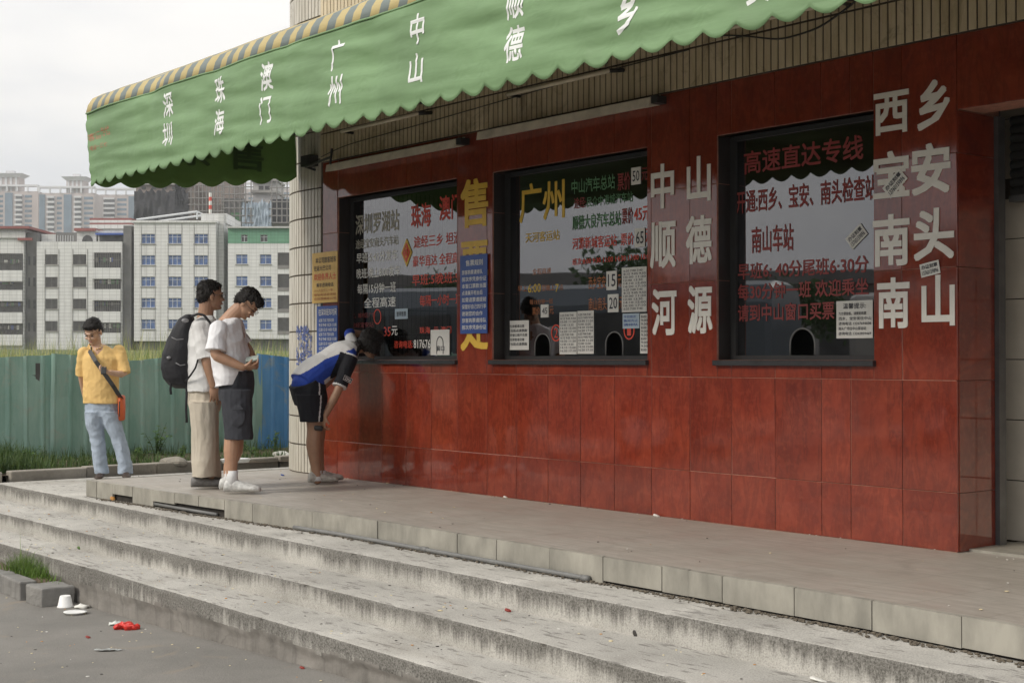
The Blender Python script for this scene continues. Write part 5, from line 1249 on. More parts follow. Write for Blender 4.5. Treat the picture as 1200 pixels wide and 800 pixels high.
# --- tall residential towers in the haze
M_TW = mat('pinkish tower facade', (.42, .36, .34), .7, .12, .05, 0); M_TG = mat('tower glazing', (.10, .15, .20), .25, .3, .1, 0); M_TS = mat('tower balcony slab', (.55, .55, .56), .7, .08, .1, 0)
def tower(label, x0, x1, ytop, D, seed, crown=True):
    rn = random.Random(seed); o0 = far((x0 + x1) / 2, 420, D); b = empty('residential_tower', label, 'tower block', o0, group='tall tower blocks in the haze'); s = D / FPX
    p, q = far(x0, 460, D), far(x1, ytop, D); m = MB(); m.box(p.x, q.x, D + 1, D + 20, p.z, q.z); m.obj('wall', M_TW, b, off=o0)
    x = p.x + .3; nb = 0
    while x < q.x - 4:
        w = rn.choice([4.5, 6, 7.5]); kind = nb % 3; nb += 1; w = min(w, q.x - x)
        m = MB()
        if kind == 0:
            m.box(x, x + w * .8, D + .4, D + .95, p.z, q.z - 1); m.obj('glazed_bay', M_TG, b, off=o0)
        elif kind == 1:
            z = q.z - 2
            while z > 10: m.box(x, x + w, D - 1.0, D + .98, z - 1.2, z); z -= 3.1
            m.obj('balconies', M_TS, b, off=o0)
            m = MB(); m.box(x + .2, x + w - .2, D + .7, D + .97, p.z, q.z - 2); m.obj('glazed_bay', M_DG, b, off=o0)
        else:
            z = q.z - 2.4
            while z > 10: m.box(x + .8, x + w - .8, D + .8, D + .98, z - 1.6, z); z -= 3.1
            m.obj('windows', M_TG, b, off=o0)
        x += w + .6
    m = MB(); z = q.z
    m.box(p.x, q.x, D, D + 4, z + 3.0, z + 4.2)
    x = p.x
    while x < q.x: m.box(x, x + .9, D + .1, D + 1.0, z, z + 3.0); x += 6.5
    m.obj('roof_pergola', M_TS, b, off=o0); return b, o0
def crown(b, o0, x0, x1, y0, y1, D):
    p, q = far(x0, y1, D), far(x1, y0, D); w = q.x - p.x; m = MB(); m.box(p.x, q.x, D + 3, D + 14, p.z, q.z); m.obj('lift_tower', M_TW, b, off=o0)
    m = MB()
    for i in range(4): x = p.x + w * (i + .3) / 4; m.box(x, x + w * .1, D + 2.6, D + 2.95, p.z, q.z)
    m.obj('fins', M_TS, b, off=o0)
    m = MB(); m.add([(p.x - w * .25, D, q.z + 2.2), (q.x + w * .25, D, q.z + 2.2), (q.x + w * .25, D + 15, q.z + 2.2), (p.x - w * .25, D + 15, q.z + 2.2), (p.x, D + 2, q.z), (q.x, D + 2, q.z), (q.x, D + 13, q.z), (p.x, D + 13, q.z)],
        [(0, 1, 2, 3), (7, 6, 5, 4), (0, 4, 5, 1), (1, 5, 6, 2), (2, 6, 7, 3), (3, 7, 4, 0)]); m.box(p.x + w * .3, q.x - w * .3, D + 5, D + 9, q.z + 2.2, q.z + 4.5); m.obj('roof_canopy', M_TS, b, off=o0)
b_, o_ = tower('hazy tower block at the far left with a canopy on its lift tower', -30, 44, 224, 900, 1); crown(b_, o_, -4, 20, 207, 224, 900)
b_, o_ = tower('hazy tower block with a winged canopy on its lift tower, right of the first', 44, 110, 226, 880, 2); crown(b_, o_, 76, 96, 211, 226, 880)
b_, o_ = tower('hazy tower block just left of the dark netted building', 110, 168, 228, 910, 3)
b_, o_ = tower('hazy tower block seen above the scaffold between the unfinished buildings', 168, 262, 219, 960, 4)
b_, o_ = tower('hazy tower block behind the roof tower, left of the column', 262, 352, 221, 930, 5)

# ================================================================ ACROSS THE FORECOURT (outside the frame; seen mirrored in the glass and tiles)
def tree(label, loc, h, seed):
    rn = random.Random(seed); root = empty('roadside_tree', label, 'tree', loc, 0, 'trees across the forecourt'); m = MB()
    m.tube([(0, 0, 0), (.05, .02, h * .25), (.0, .1, h * .5)], [.18, .14, .09], 8); ends = []
    for i in range(7):
        a = i * .9 + rn.random(); e = Vector((math.cos(a) * h * .22, math.sin(a) * h * .22, h * rn.uniform(.62, .85))); m.tube([(0, .06, h * .42), e * .6 + Vector((0, 0, h * .16)), e], [.07, .05, .02], 6); ends.append(e)
    m.obj('trunk', M_BRN, root, True); lf = MB()
    for e in ends + [Vector((0, 0, h * .8))]:
        for q in range(170):
            u = Vector((rn.gauss(0, 1), rn.gauss(0, 1), rn.gauss(0, .8))) * h * .085 + e; a = Vector((rn.uniform(-1, 1), rn.uniform(-1, 1), rn.uniform(-1, 1))).normalized() * .16; c = a.cross(Vector((rn.random(), 1, .3))).normalized() * .10
            lf.add([u - a, u + c, u + a, u - c], [(0, 1, 2, 3)])
    lf.obj('crown', M_GRD, root)
for i, (x, y, h) in enumerate([(-42, 4, 5.6), (-45, 9, 5.0), (-40, 15, 5.8), (-47, -2, 5.2), (-50, 24, 5.5), (-43, -8, 5.4)]):
    tree(['bushy tree across the forecourt, third from the bus', 'low round tree across the forecourt', 'tall bushy tree nearest the bus', 'small tree by the grey hall', 'tree standing apart at the road', 'bushy tree at the far end of the row'][i], (x, y, 0), h, 20 + i)
o0 = Vector((-75, 10, 0)); b = empty('station_hall', 'long low grey station hall across the forecourt', 'building', o0); m = MB(); m.box(-8, 8, -35, 45, 0, 5.6); m.obj('wall', M_GYC, b)
m = MB(); m.box(-9, 10, -37, 47, 5.6, 6.3); m.obj('roof', M_DKC, b)
for i in range(14): m = MB(); m.box(8.01, 8.1, -32 + i * 5.4, -28.5 + i * 5.4, 1, 4.4); m.obj('window', M_DG, b)
def bus(label, loc, rz, col):
    b = empty('parked_bus', label, 'bus', loc, rz, 'coaches parked across the forecourt'); m = MB()
    prof = [(-1.22, .35), (-1.25, 1.2), (-1.22, 2.7), (-1.0, 3.02), (-.4, 3.12), (.4, 3.12), (1.0, 3.02), (1.22, 2.7), (1.25, 1.2), (1.22, .35)]; n = len(prof); vs = []
    for y, s in ((-5.4, .94), (-5.3, 1), (5.3, 1), (5.45, .93)): vs += [(x * s, y, z if z < 1 else 1 + (z - 1) * (s * .5 + .5)) for x, z in prof]
    fs = [(i + k * n, (i + 1) % n + k * n, (i + 1) % n + (k + 1) * n, i + (k + 1) * n) for k in range(3) for i in range(n)] + [tuple(range(n)), tuple(reversed(range(3 * n, 4 * n)))]
    m.add(vs, fs); m.obj('body', col, b)
    for sx in (-1, 1):
        for i in range(7):
            m = MB(); y = -4.9 + i * 1.42; m.box(sx * 1.235 - .03, sx * 1.235 + .03, y, y + 1.3, 1.55, 2.55); m.obj('window', M_DG, b)
        for y in (-3.4, 3.5):
            m = MB(); m.tube([(sx * 1.0, y, .5), (sx * 1.27, y, .5)], .5, 20); w_ = m.obj('wheel', M_DARK, b); m = MB(); m.tube([(sx * 1.25, y, .5), (sx * 1.29, y, .5)], .26, 14); m.obj('rim', M_WF, w_)
    m = MB(); m.box(-1.05, 1.05, 5.40, 5.46, 1.4, 2.7); m.obj('windscreen', M_DG, b)
    for sx in (-.85, .85): m = MB(); m.ell((sx, 5.43, .75), (.14, 0, 0), (0, .05, 0), (0, 0, .1)); m.obj('headlight', M_PAPER, b)
bus('blue-grey coach parked across the forecourt, nearer the fence', (-16.5, 14.5, -.05), R(12), mat('blue grey coach paint', (.11, .13, .15), .3, .05, 1, 0))
bus('silver grey coach parked across the forecourt, further along', (-20, 2.5, -.05), R(6), mat('silver coach paint', (.34, .33, .31), .3, .05, 1, 0))

# ================================================================ PEOPLE
def m_skin(name, c):
    k = NT(name); v = k.coord('Object'); cc = k.ramp(k.noise(v, 14, 5, .6), [(.3, tuple(x * .88 for x in c)), (.7, tuple(x * 1.1 for x in c))])
    k.col(cc); k.rough(.5); k.b.inputs['Subsurface Weight'].default_value = .08; k.b.inputs['Subsurface Radius'].default_value = (.01, .004, .002); k.b.inputs['Subsurface Scale'].default_value = .3
    k.bump(k.noise(v, 90, 3), .1, .002); return k.m
def m_cloth(name, c, var=.12, rough=.85, fold=.35):
    k = NT(name); v = k.coord('Object'); cc = k.ramp(k.noise(v, 9, 6, .6), [(.3, tuple(x * (1 - var) for x in c)), (.7, tuple(min(.9, x * (1 + var)) for x in c))])
    k.col(cc); k.rough(rough); k.b.inputs['Specular IOR Level'].default_value = .2
    a = k.noise(k.coord('Object', (1, 1, .55)), 11, 3, .5, 1.2); k.bump(a, fold, .025); return k.m
SK1 = m_skin('light tan skin', (.54, .335, .225)); SK2 = m_skin('tan skin', (.43, .25, .16)); SK3 = m_skin('brown tan skin', (.35, .20, .125))
def m_hair():
    k = NT('black hair'); st = k.coord('Object', (30, 30, 6)); k.col(k.ramp(k.noise(st, 5, 3), [(.3, (.006, .005, .005)), (.7, (.02, .017, .015))])); k.rough(.6); k.b.inputs['Specular IOR Level'].default_value = .25; k.bump(k.noise(st, 7, 3), .5, .006); return k.m
M_HAIR = m_hair()
def remesh(mb, name, mats, parent, off, voxel=.006, smooth=3, disp=None, fmat=None):
    """join the overlapping closed shapes of mb into ONE continuous skin"""
    me = mb.mesh('src', M_DARK, False, off); o = D_.objects.new('src', me); COL.objects.link(o)
    r = o.modifiers.new('r', 'REMESH'); r.mode = 'VOXEL'; r.voxel_size = voxel; r.use_smooth_shade = True
    if smooth: s = o.modifiers.new('s', 'SMOOTH'); s.factor = .5; s.iterations = smooth
    bpy.context.view_layer.update(); dg = bpy.context.evaluated_depsgraph_get(); new = D_.meshes.new_from_object(o.evaluated_get(dg)); D_.objects.remove(o); D_.meshes.remove(me)
    new.name = name; new.materials.clear()
    for m in (mats if isinstance(mats, (list, tuple)) else [mats]): new.materials.append(m)
    if disp:
        ns = [v.normal.copy() for v in new.vertices]
        for v, n in zip(new.vertices, ns): v.co += n * disp(v.co + Vector(off))
    if fmat:
        for p in new.polygons: p.material_index = fmat(p.center + Vector(off), p.normal)
    else:
        for p in new.polygons: p.material_index = 0
    new.polygons.foreach_set('use_smooth', [True] * len(new.polygons)); new.update()
    return link(name, new, parent)
def limb(m, pts, rad, seg=14, sub=4, cuff=False):
    """a tapering limb through joints, rounded at both ends; pts joints, rad radius at each; bends are softened"""
    P, Rr = [Vector(p) for p in pts], list(rad); Q, S = [], []
    for i in range(len(P) - 1):
        for q in range(sub): f = q / sub; Q.append(P[i].lerp(P[i + 1], f)); S.append(Rr[i] + (Rr[i + 1] - Rr[i]) * f)
    Q.append(P[-1]); S.append(Rr[-1])
    Q = [Q[0]] + [(Q[i - 1] + Q[i] * 2 + Q[i + 1]) / 4 for i in range(1, len(Q) - 1)] + [Q[-1]]
    m.tube(Q, S, seg)
    for p, r in ((Q[0], S[0]), (Q[-1], S[-1]))[:1 if cuff else 2]: m.ell(p, (r, 0, 0), (0, r, 0), (0, 0, r), 12, 8)
def hand(m, wrist, d, palm, thumb, L=.175, curl=.5, spread=.12):
    """palm, four unequal bent fingers and a side thumb. d: along the hand, palm: way the palm faces, thumb: side of the thumb"""
    d = Vector(d).normalized(); palm = Vector(palm); palm = (palm - d * palm.dot(d)).normalized(); th = d.cross(palm).normalized()
    if th.dot(Vector(thumb)) < 0: th = -th
    w = Vector(wrist); pl = L * .50
    m.ell(w + d * pl * .52, d * pl * .60, th * .041, palm * .015, 14, 9); m.ell(w + d * .012, d * .03, th * .027, palm * .019, 10, 7)
    for k, (o, ln) in enumerate(((.030, .42), (.010, .47), (-.011, .44), (-.030, .34))):
        p = w + d * pl * (.95 - .04 * abs(k - 1)) + th * o; dirn = (d + th * (1.3 - k) * spread).normalized(); pts = [p - dirn * .02, p]; a = curl * (1 + .12 * k)
        for s in range(3):
            rot = Matrix.Rotation(a * (.8 if s == 0 else 1), 3, d.cross(palm).normalized()); dirn = rot @ dirn; p = p + dirn * L * ln * (.45, .32, .25)[s]; pts.append(p)
        m.tube(pts, [.0095, .0095, .0088, .008, .0066], 8); m.ell(pts[-1], (.0066, 0, 0), (0, .0066, 0), (0, 0, .0066), 8, 6)
    p = w + d * pl * .30 + th * .030; dirn = (d * .62 + th * .72 + palm * .28).normalized(); pts = [w + d * pl * .16 + th * .012, p]
    for s in range(2): p = p + dirn * L * (.19, .16)[s]; pts.append(p); dirn = (dirn + palm * .35 * (1 + curl) - th * .3 + d * .1).normalized()
    m.tube(pts, [.014, .0125, .0105, .0078], 8); m.ell(pts[-1], (.0078, 0, 0), (0, .0078, 0), (0, 0, .0078), 8, 6)
def head(m, c, f, u, s=1.0):
    f = Vector(f).normalized(); u = Vector(u); u = (u - f * u.dot(f)).normalized(); r = f.cross(u); E = lambda o, a, b, cc: m.ell(c + (f * o[0] + r * o[1] + u * o[2]) * s, f * a * s, r * b * s, u * cc * s, 18, 12)
    E((-.012, 0, .030), .094, .074, .083); E((.022, 0, -.030), .068, .060, .074); E((.040, 0, -.085), .040, .036, .030); E((.020, 0, -.070), .050, .052, .035)
    E((.084, 0, -.012), .013, .012, .024); E((.096, 0, -.030), .015, .0155, .012); E((.078, .030, -.028), .016, .020, .014); E((.078, -.030, -.028), .016, .020, .014)
    E((.074, 0, .018), .022, .050, .012); E((.080, 0, -.058), .013, .024, .006); E((.078, 0, -.067), .013, .021, .006); E((.072, 0, -.094), .016, .02, .014)
    for sd in (-1, 1): E((-.004, sd * .076, -.012), .018, .009, .030); E((.002, sd * .078, -.034), .008, .007, .010)
    return f, r, u
def face_bits(root, c, f, r, u, off, s=1.0, glasses=False):
    for sd in (-1, 1):
        m = MB(); m.ell(c + (f * .0815 + r * sd * .030 + u * .000) * s, f * .008 * s, r * .013 * s, u * .0045 * s, 10, 6); m.obj('eye', M_DARK, root, True, off)
        m = MB(); m.tube([c + (f * .088 + r * sd * .015 + u * .021) * s, c + (f * .089 + r * sd * .032 + u * .026) * s, c + (f * .076 + r * sd * .048 + u * .020) * s], [.0035 * s, .004 * s, .002 * s], 6); m.obj('eyebrow', M_HAIR, root, True, off)
    m = MB(); m.ell(c + (f * .0915 + u * -.062) * s, f * .006 * s, r * .020 * s, u * .0055 * s, 12, 6); m.obj('lips', mat('lip', (.32, .12, .09), .5, .1, 20, 0), root, True, off)
def spectacles(label, c, f, r, u, s=1.0):
    root = empty('glasses', label, 'glasses', c); m = MB()
    for sd in (-1, 1):
        cc = c + (f * .103 + r * sd * .033 - u * .002) * s; pts = [cc + (r * math.cos(a) * .024 + u * math.sin(a) * .017) * s for a in [q * math.pi / 8 for q in range(17)]]; m.tube(pts, .0016, 5)
        m.tube([cc + r * sd * .024 * s + u * .006 * s, c + (f * .085 + r * sd * .074 + u * .006) * s, c + (r * sd * .080 + u * .004) * s], .0018, 5)
    m.tube([c + (f * .104 - r * .009 + u * .002) * s, c + (f * .107 + u * .005) * s, c + (f * .104 + r * .009 + u * .002) * s], .0016, 5); m.obj('frame', mat('thin metal frame', (.12, .11, .10), .3, .1, 10, 0, metal=.8), root, True, c)
    lens = NT('spectacle lens') if 'spectacle lens' not in D_.materials else None
    if lens:
        lens.t.nodes.remove(lens.b); tr = lens.n('ShaderNodeBsdfTransparent'); gl = lens.n('ShaderNodeBsdfGlossy'); gl.inputs['Roughness'].default_value = .03; mx = lens.n('ShaderNodeMixShader'); mx.inputs[0].default_value = .22
        lens.l(tr.outputs[0], mx.inputs[1]); lens.l(gl.outputs[0], mx.inputs[2]); lens.l(mx.outputs[0], lens.o.inputs['Surface'])
    lm = D_.materials['spectacle lens']
    for sd in (-1, 1):
        cc = c + (f * .103 + r * sd * .033 - u * .002) * s; m = MB(); m.add([cc + (r * math.cos(q * math.pi / 8) * .023 + u * math.sin(q * math.pi / 8) * .016) * s for q in range(16)], [tuple(range(16))]); m.obj('lens', lm, root, False, c)
def hairdo(root, c, f, r, u, off, s=1.0, parts=(), amp=.006, name='hair', fr=34):
    m = MB(); E = lambda o, a, b, cc: m.ell(c + (f * o[0] + r * o[1] + u * o[2]) * s, f * a * s, r * b * s, u * cc * s, 18, 12)
    E((-.020, 0, .048), .094, .0775, .078); E((-.056, 0, -.005), .054, .070, .072)
    for p in parts: E(*p)
    def dsp(co):
        q = co - c; a = noise.noise(q * fr) * amp + noise.noise(q * fr * 2.6) * amp * .6; return a
    h = remesh(m, name, M_HAIR, root, off, .0045, 1, dsp); st = MB(); rn = random.Random(4); vv = h.data.vertices; n = len(vv)
    for _ in range(520):                                              # loose locks that break the outline
        v = vv[rn.randrange(n)]; p = v.co + Vector(off); nn = v.normal; q = (p - c)
        if q.dot(f) > .05 * s and q.dot(u) < .04 * s: continue
        d = (nn * .45 + Vector((rn.gauss(0, .4), rn.gauss(0, .4), -.55 + rn.gauss(0, .3)))).normalized(); L_ = rn.uniform(.012, .026); sx = d.cross(nn); sx = sx.normalized() * .0022 if sx.length > .01 else r * .002
        st.add([p - nn * .004 + sx, p - nn * .004 - sx, p + d * L_ * .6 + nn * .003, p + d * L_], [(0, 1, 2), (0, 2, 3)])
    st.obj('hair_locks', M_HAIR, h, False, off); return h
def shoe(root, heel, d, mat_up, mat_sole, off, L=.28, w=.048, lace=True, h=.075):
    """sole, shaped upper with ankle opening, laces; heel: ground point under the heel, d: toe direction"""
    d = Vector(d).normalized(); s = Vector((0, 0, 1)).cross(d).normalized(); z = Vector((0, 0, 1)); heel = Vector(heel); m = MB()
    P = [(.0, .40, .55), (.03, .70, .92), (.12, .80, 1.06), (.28, .80, 1.10), (.42, .82, .94), (.58, .92, .76), (.74, 1.04, .64), (.88, .94, .56), (.96, .66, .46), (1.0, .34, .34)]
    m.ring_loft([(heel + d * L * p + z * (h * q * .52 + .012), s * w * a, z * h * q * .52) for p, a, q in P], 16)
    up = remesh(m, 'shoe', mat_up, root, off, .006, 3, lambda co: .0015 * noise.noise(co * 60))
    m = MB(); n = len(P); vs = []
    for zz in (0, .02):
        for sg in (1, -1):
            for (p, a, q) in (P if sg == 1 else list(reversed(P))): vs.append(heel + d * L * (p * 1.02 - .005) + s * sg * w * (a * 1.06) + z * (zz + (.004 if p > .9 else 0)))
    k = 2 * n; m.add(vs, [tuple(reversed(range(k))), tuple(range(k, 2 * k))] + [(i, (i + 1) % k, (i + 1) % k + k, i + k) for i in range(k)]); m.obj('sole', mat_sole, up)
    if lace:
        m = MB()
        for i in range(5):
            f = .36 + i * .07; hh = h * (.98 - i * .085); m.tube([heel + d * L * f + s * .022 + z * (hh - .002), heel + d * L * (f + .02) + z * (hh + .012), heel + d * L * f - s * .022 + z * (hh - .002)], .003, 5)
        m.obj('laces', M_PAPER, up, True); m = MB()
        for sg in (-1, 1):
            for f0 in (.34, .46, .58): m.tube([heel + d * L * f0 + s * sg * w * .90 + z * h * .25, heel + d * L * (f0 + .05) + s * sg * w * .80 + z * h * .52, heel + d * L * (f0 + .07) + s * sg * w * .55 + z * h * (.98 - f0 * .45)], .0045, 5)
        m.obj('side_stripes', mat('grey shoe trim', (.20, .20, .20), .6, .2, 20, 0), up, True)
    return up
def folds(a, fr=9, st=(1, 1, .6), seed=0, fine=.14):
    def fn(co):
        v = Vector((co.x * st[0], co.y * st[1], co.z * st[2])) * fr + Vector((seed, seed * 2, 0)); n1 = noise.noise(v); n2 = noise.noise(v * 2.3 + Vector((5, 1, 2)))
        return a * (-.05 - abs(n1) * 1.9) * .6 + a * fine * (.5 - abs(n2) * 2.4)
    return fn
def PX(x, y, D, dy=0): p = ondepth(x, y, D + dy); return p
Z = Vector((0, 0, 1))

# ---------------- man in the yellow polo, facing the camera
def yellow_man():
    D = 14.30; loc = Vector((PX(133, 500, D).x, D, .465)); S = D / FPX
    root = empty('person', 'person in a yellow polo and jeans by the kerb, looking at a phone', 'person', loc)
    def J(x, y, dy=0): return PX(x, y, D, dy)
    neck = J(112, 404); c = J(109, 388, -.045); body = MB()
    hf = Vector((-.20, -.80, -.55)); hu = Vector((-.08, -.50, .85)); f, r, u = head(body, c, hf, hu, 1.06)
    limb(body, [J(116, 418, .02), J(113, 406, .01), c - f * .02 - u * .05], [.06, .053, .05])
    shR, elR, wrR = J(97, 413, .02), J(95.5, 440, .08), J(99, 462, .17); shL, elL, wrL = J(141, 411, .02), J(146, 439, -.04), J(129, 436.5, -.25)
    limb(body, [shR, elR, wrR], [.042, .038, .026]); limb(body, [shL, elL, wrL], [.042, .038, .026])
    hand(body, wrR, (.15, .3, -.9), (1, .2, 0), (0, -1, 0)); hand(body, wrL, (-.80, -.30, .12), (.15, .35, .9), (-.1, -.6, .7), .165, .75)
    limb(body, [J(120, 462, .02), J(118, 415, .02)], [.10, .11]); limb(body, [J(116, 478), J(114, 512, -.02), J(119, 550)], [.07, .05, .04]); limb(body, [J(127, 478), J(138, 512, -.02), J(147, 550)], [.07, .05, .04])
    remesh(body, 'body', SK1, root, loc, .005, 2)
    face_bits(root, c, f, r, u, loc, 1.06)
    hairdo(root, c, f, r, u, loc, 1.07, [((.038, 0, .082), .045, .064, .026), ((.055, 0, .068), .03, .055, .018), ((-.02, .066, .02), .035, .014, .035), ((-.02, -.066, .02), .035, .014, .035)], .005)
    X = Vector((1, 0, 0)); Y = Vector((0, 1, 0))
    m = MB(); rings = []
    for x, y, w, dp, dy in [(118.5, 404, .05, .05, .01), (118, 407, .095, .07, .01), (118, 411, .165, .09, .01), (119, 419, .19, .11, .0), (119.5, 432, .195, .12, 0), (118.5, 446, .18, .12, 0), (118.5, 458, .185, .125, 0), (119.5, 469, .195, .13, 0), (119.5, 473, .192, .128, 0)]:
        rings.append((J(x, y, dy), X * w, Y * dp))
    m.ring_loft(rings, 22)
    limb(m, [shR + Vector((.012, 0, .0)), shR.lerp(elR, .5), shR.lerp(elR, 1.0)], [.066, .062, .066], cuff=True); limb(m, [shL + Vector((-.012, 0, 0)), shL.lerp(elL, .5), shL.lerp(elL, .96)], [.066, .062, .070], cuff=True)
    YC = m_cloth('yellow polo cotton', (.74, .50, .20), .07)
    remesh(m, 'shirt', YC, root, loc, .007, 3, folds(.015, 7, (1, 1, 1.1), 3))
    m = MB()
    for sd in (-1, 1):
        a = neck + Vector((0, .05, .035)); b = neck + Vector((sd * .062, -.01, .01)); cc = neck + Vector((sd * .022, -.085, -.055)); e = neck + Vector((sd * .075, -.075, -.035)); g = neck + Vector((sd * .085, .0, -.025))
        m.add([a, b, cc, e, g, a + Vector((sd * .05, .03, -.03))], [(0, 1, 4, 5), (1, 2, 3, 4)]); m.add([v + Vector((0, -.004, .004)) for v in (a, b, cc, e, g, a + Vector((sd * .05, .03, -.03)))], [(5, 4, 1, 0), (4, 3, 2, 1)])
    m.obj('collar', YC, root, False, loc)
    m = MB(); m.tube([neck + Vector((.0, -.095, -.055)), neck + Vector((.005, -.118, -.12))], .006, 6); m.obj('placket', YC, root, True, loc)
    m = MB(); hip = J(119.5, 470)
    m.ring_loft([(J(119, 463), X * .165, Y * .105), (J(119, 470), X * .17, Y * .11), (J(119.5, 480), X * .175, Y * .115), (J(120, 488), X * .16, Y * .11)], 20)
    for pts in (([111.5, 482, .115], [111, 497, .10], [113.5, 512, .084], [116, 528, .080], [117.5, 543, .078], [120, 555, .082]), ([127.5, 482, .115], [132, 497, .102], [138, 512, .086], [143, 528, .082], [146.5, 543, .080], [147, 555, .084])):
        m.ring_loft([(J(x, y, -.02), X * w * .92, Y * w) for x, y, w in pts], 16)
    JN = m_cloth('pale blue denim', (.36, .42, .50), .16, .85, .4); remesh(m, 'jeans', JN, root, loc, .007, 2, folds(.013, 10, (1, 1, 1.1), 8))
    bs = mat('dark brown leather', (.05, .03, .02), .5, .1, 20, 0)
    shoe(root, J(119.5, 559.5, .02) * 1, (.12, -1, 0), bs, M_DARK, loc, .25, .045, False, .06); shoe(root, J(147.5, 558.5, .02), (.3, -1, 0), bs, M_DARK, loc, .25, .045, False, .06)
    for o in root.children:
        if o.name.startswith('shoe'): o.location.z = .465 - J(119.5, 559.5).z
    # phone, strap and pouch are things of their own
    pc = J(121.5, 434, -.335); ph = empty('mobile_phone', 'small black phone in the hand of the person in the yellow polo', 'phone', pc); m = MB(); m.box(-.026, .026, -.008, .008, -.045, .045); o = m.obj('case', M_DARK, ph); o.rotation_euler = (R(-35), 0, R(12)); b = o.modifiers.new('b', 'BEVEL'); b.width = .006
    m = MB(); m.box(-.019, .019, .0081, .009, .0, .036); m.obj('screen', M_BG, o)
    bag = empty('shoulder_pouch', 'orange pouch on a black strap worn across the yellow polo shirt', 'bag', J(143, 478)); bo = bag.location
    m = MB(); pts = [J(106, 407, .03), J(105, 411, -.10), J(112, 423, -.150), J(122, 437, -.158), J(132, 451, -.158), J(139, 462, -.12), J(143, 468, -.02)]; Q = []
    for a, b in zip(pts, pts[1:]): Q += [a.lerp(b, q / 5) for q in range(5)]
    Q.append(pts[-1])
    vs = []
    for i, p in enumerate(Q):
        d = (Q[min(i + 1, len(Q) - 1)] - Q[max(0, i - 1)]).normalized(); sx = d.cross(Vector((0, -1, 0))).normalized() * .021; vs += [p + sx, p - sx, p - sx + Vector((0, -.004, 0)), p + sx + Vector((0, -.004, 0))]
    m.add(vs, [(4 * i + a, 4 * i + (a + 1) % 4, 4 * i + 4 + (a + 1) % 4, 4 * i + 4 + a) for i in range(len(Q) - 1) for a in range(4)]); m.obj('strap', M_DARK, bag, False, bo)
    m = MB(); a = J(142.5, 478, .0); m.ring_loft([(a + Vector((0, 0, .13)), X * .018, Y * .05), (a + Vector((0, 0, .12)), X * .03, Y * .07), (a + Vector((0, 0, 0)), X * .034, Y * .075), (a + Vector((0, 0, -.11)), X * .03, Y * .07), (a + Vector((0, 0, -.125)), X * .015, Y * .05)], 14)
    m.obj('pouch', mat('orange nylon', (.62, .12, .03), .6, .1, 10, .1), bag, True, bo)
    m = MB(); m.tube([a + Vector((.0, -.08, .07)), a + Vector((.0, -.08, -.08))], .005, 6); m.obj('zip', M_DARK, bag, True, bo)
yellow_man()

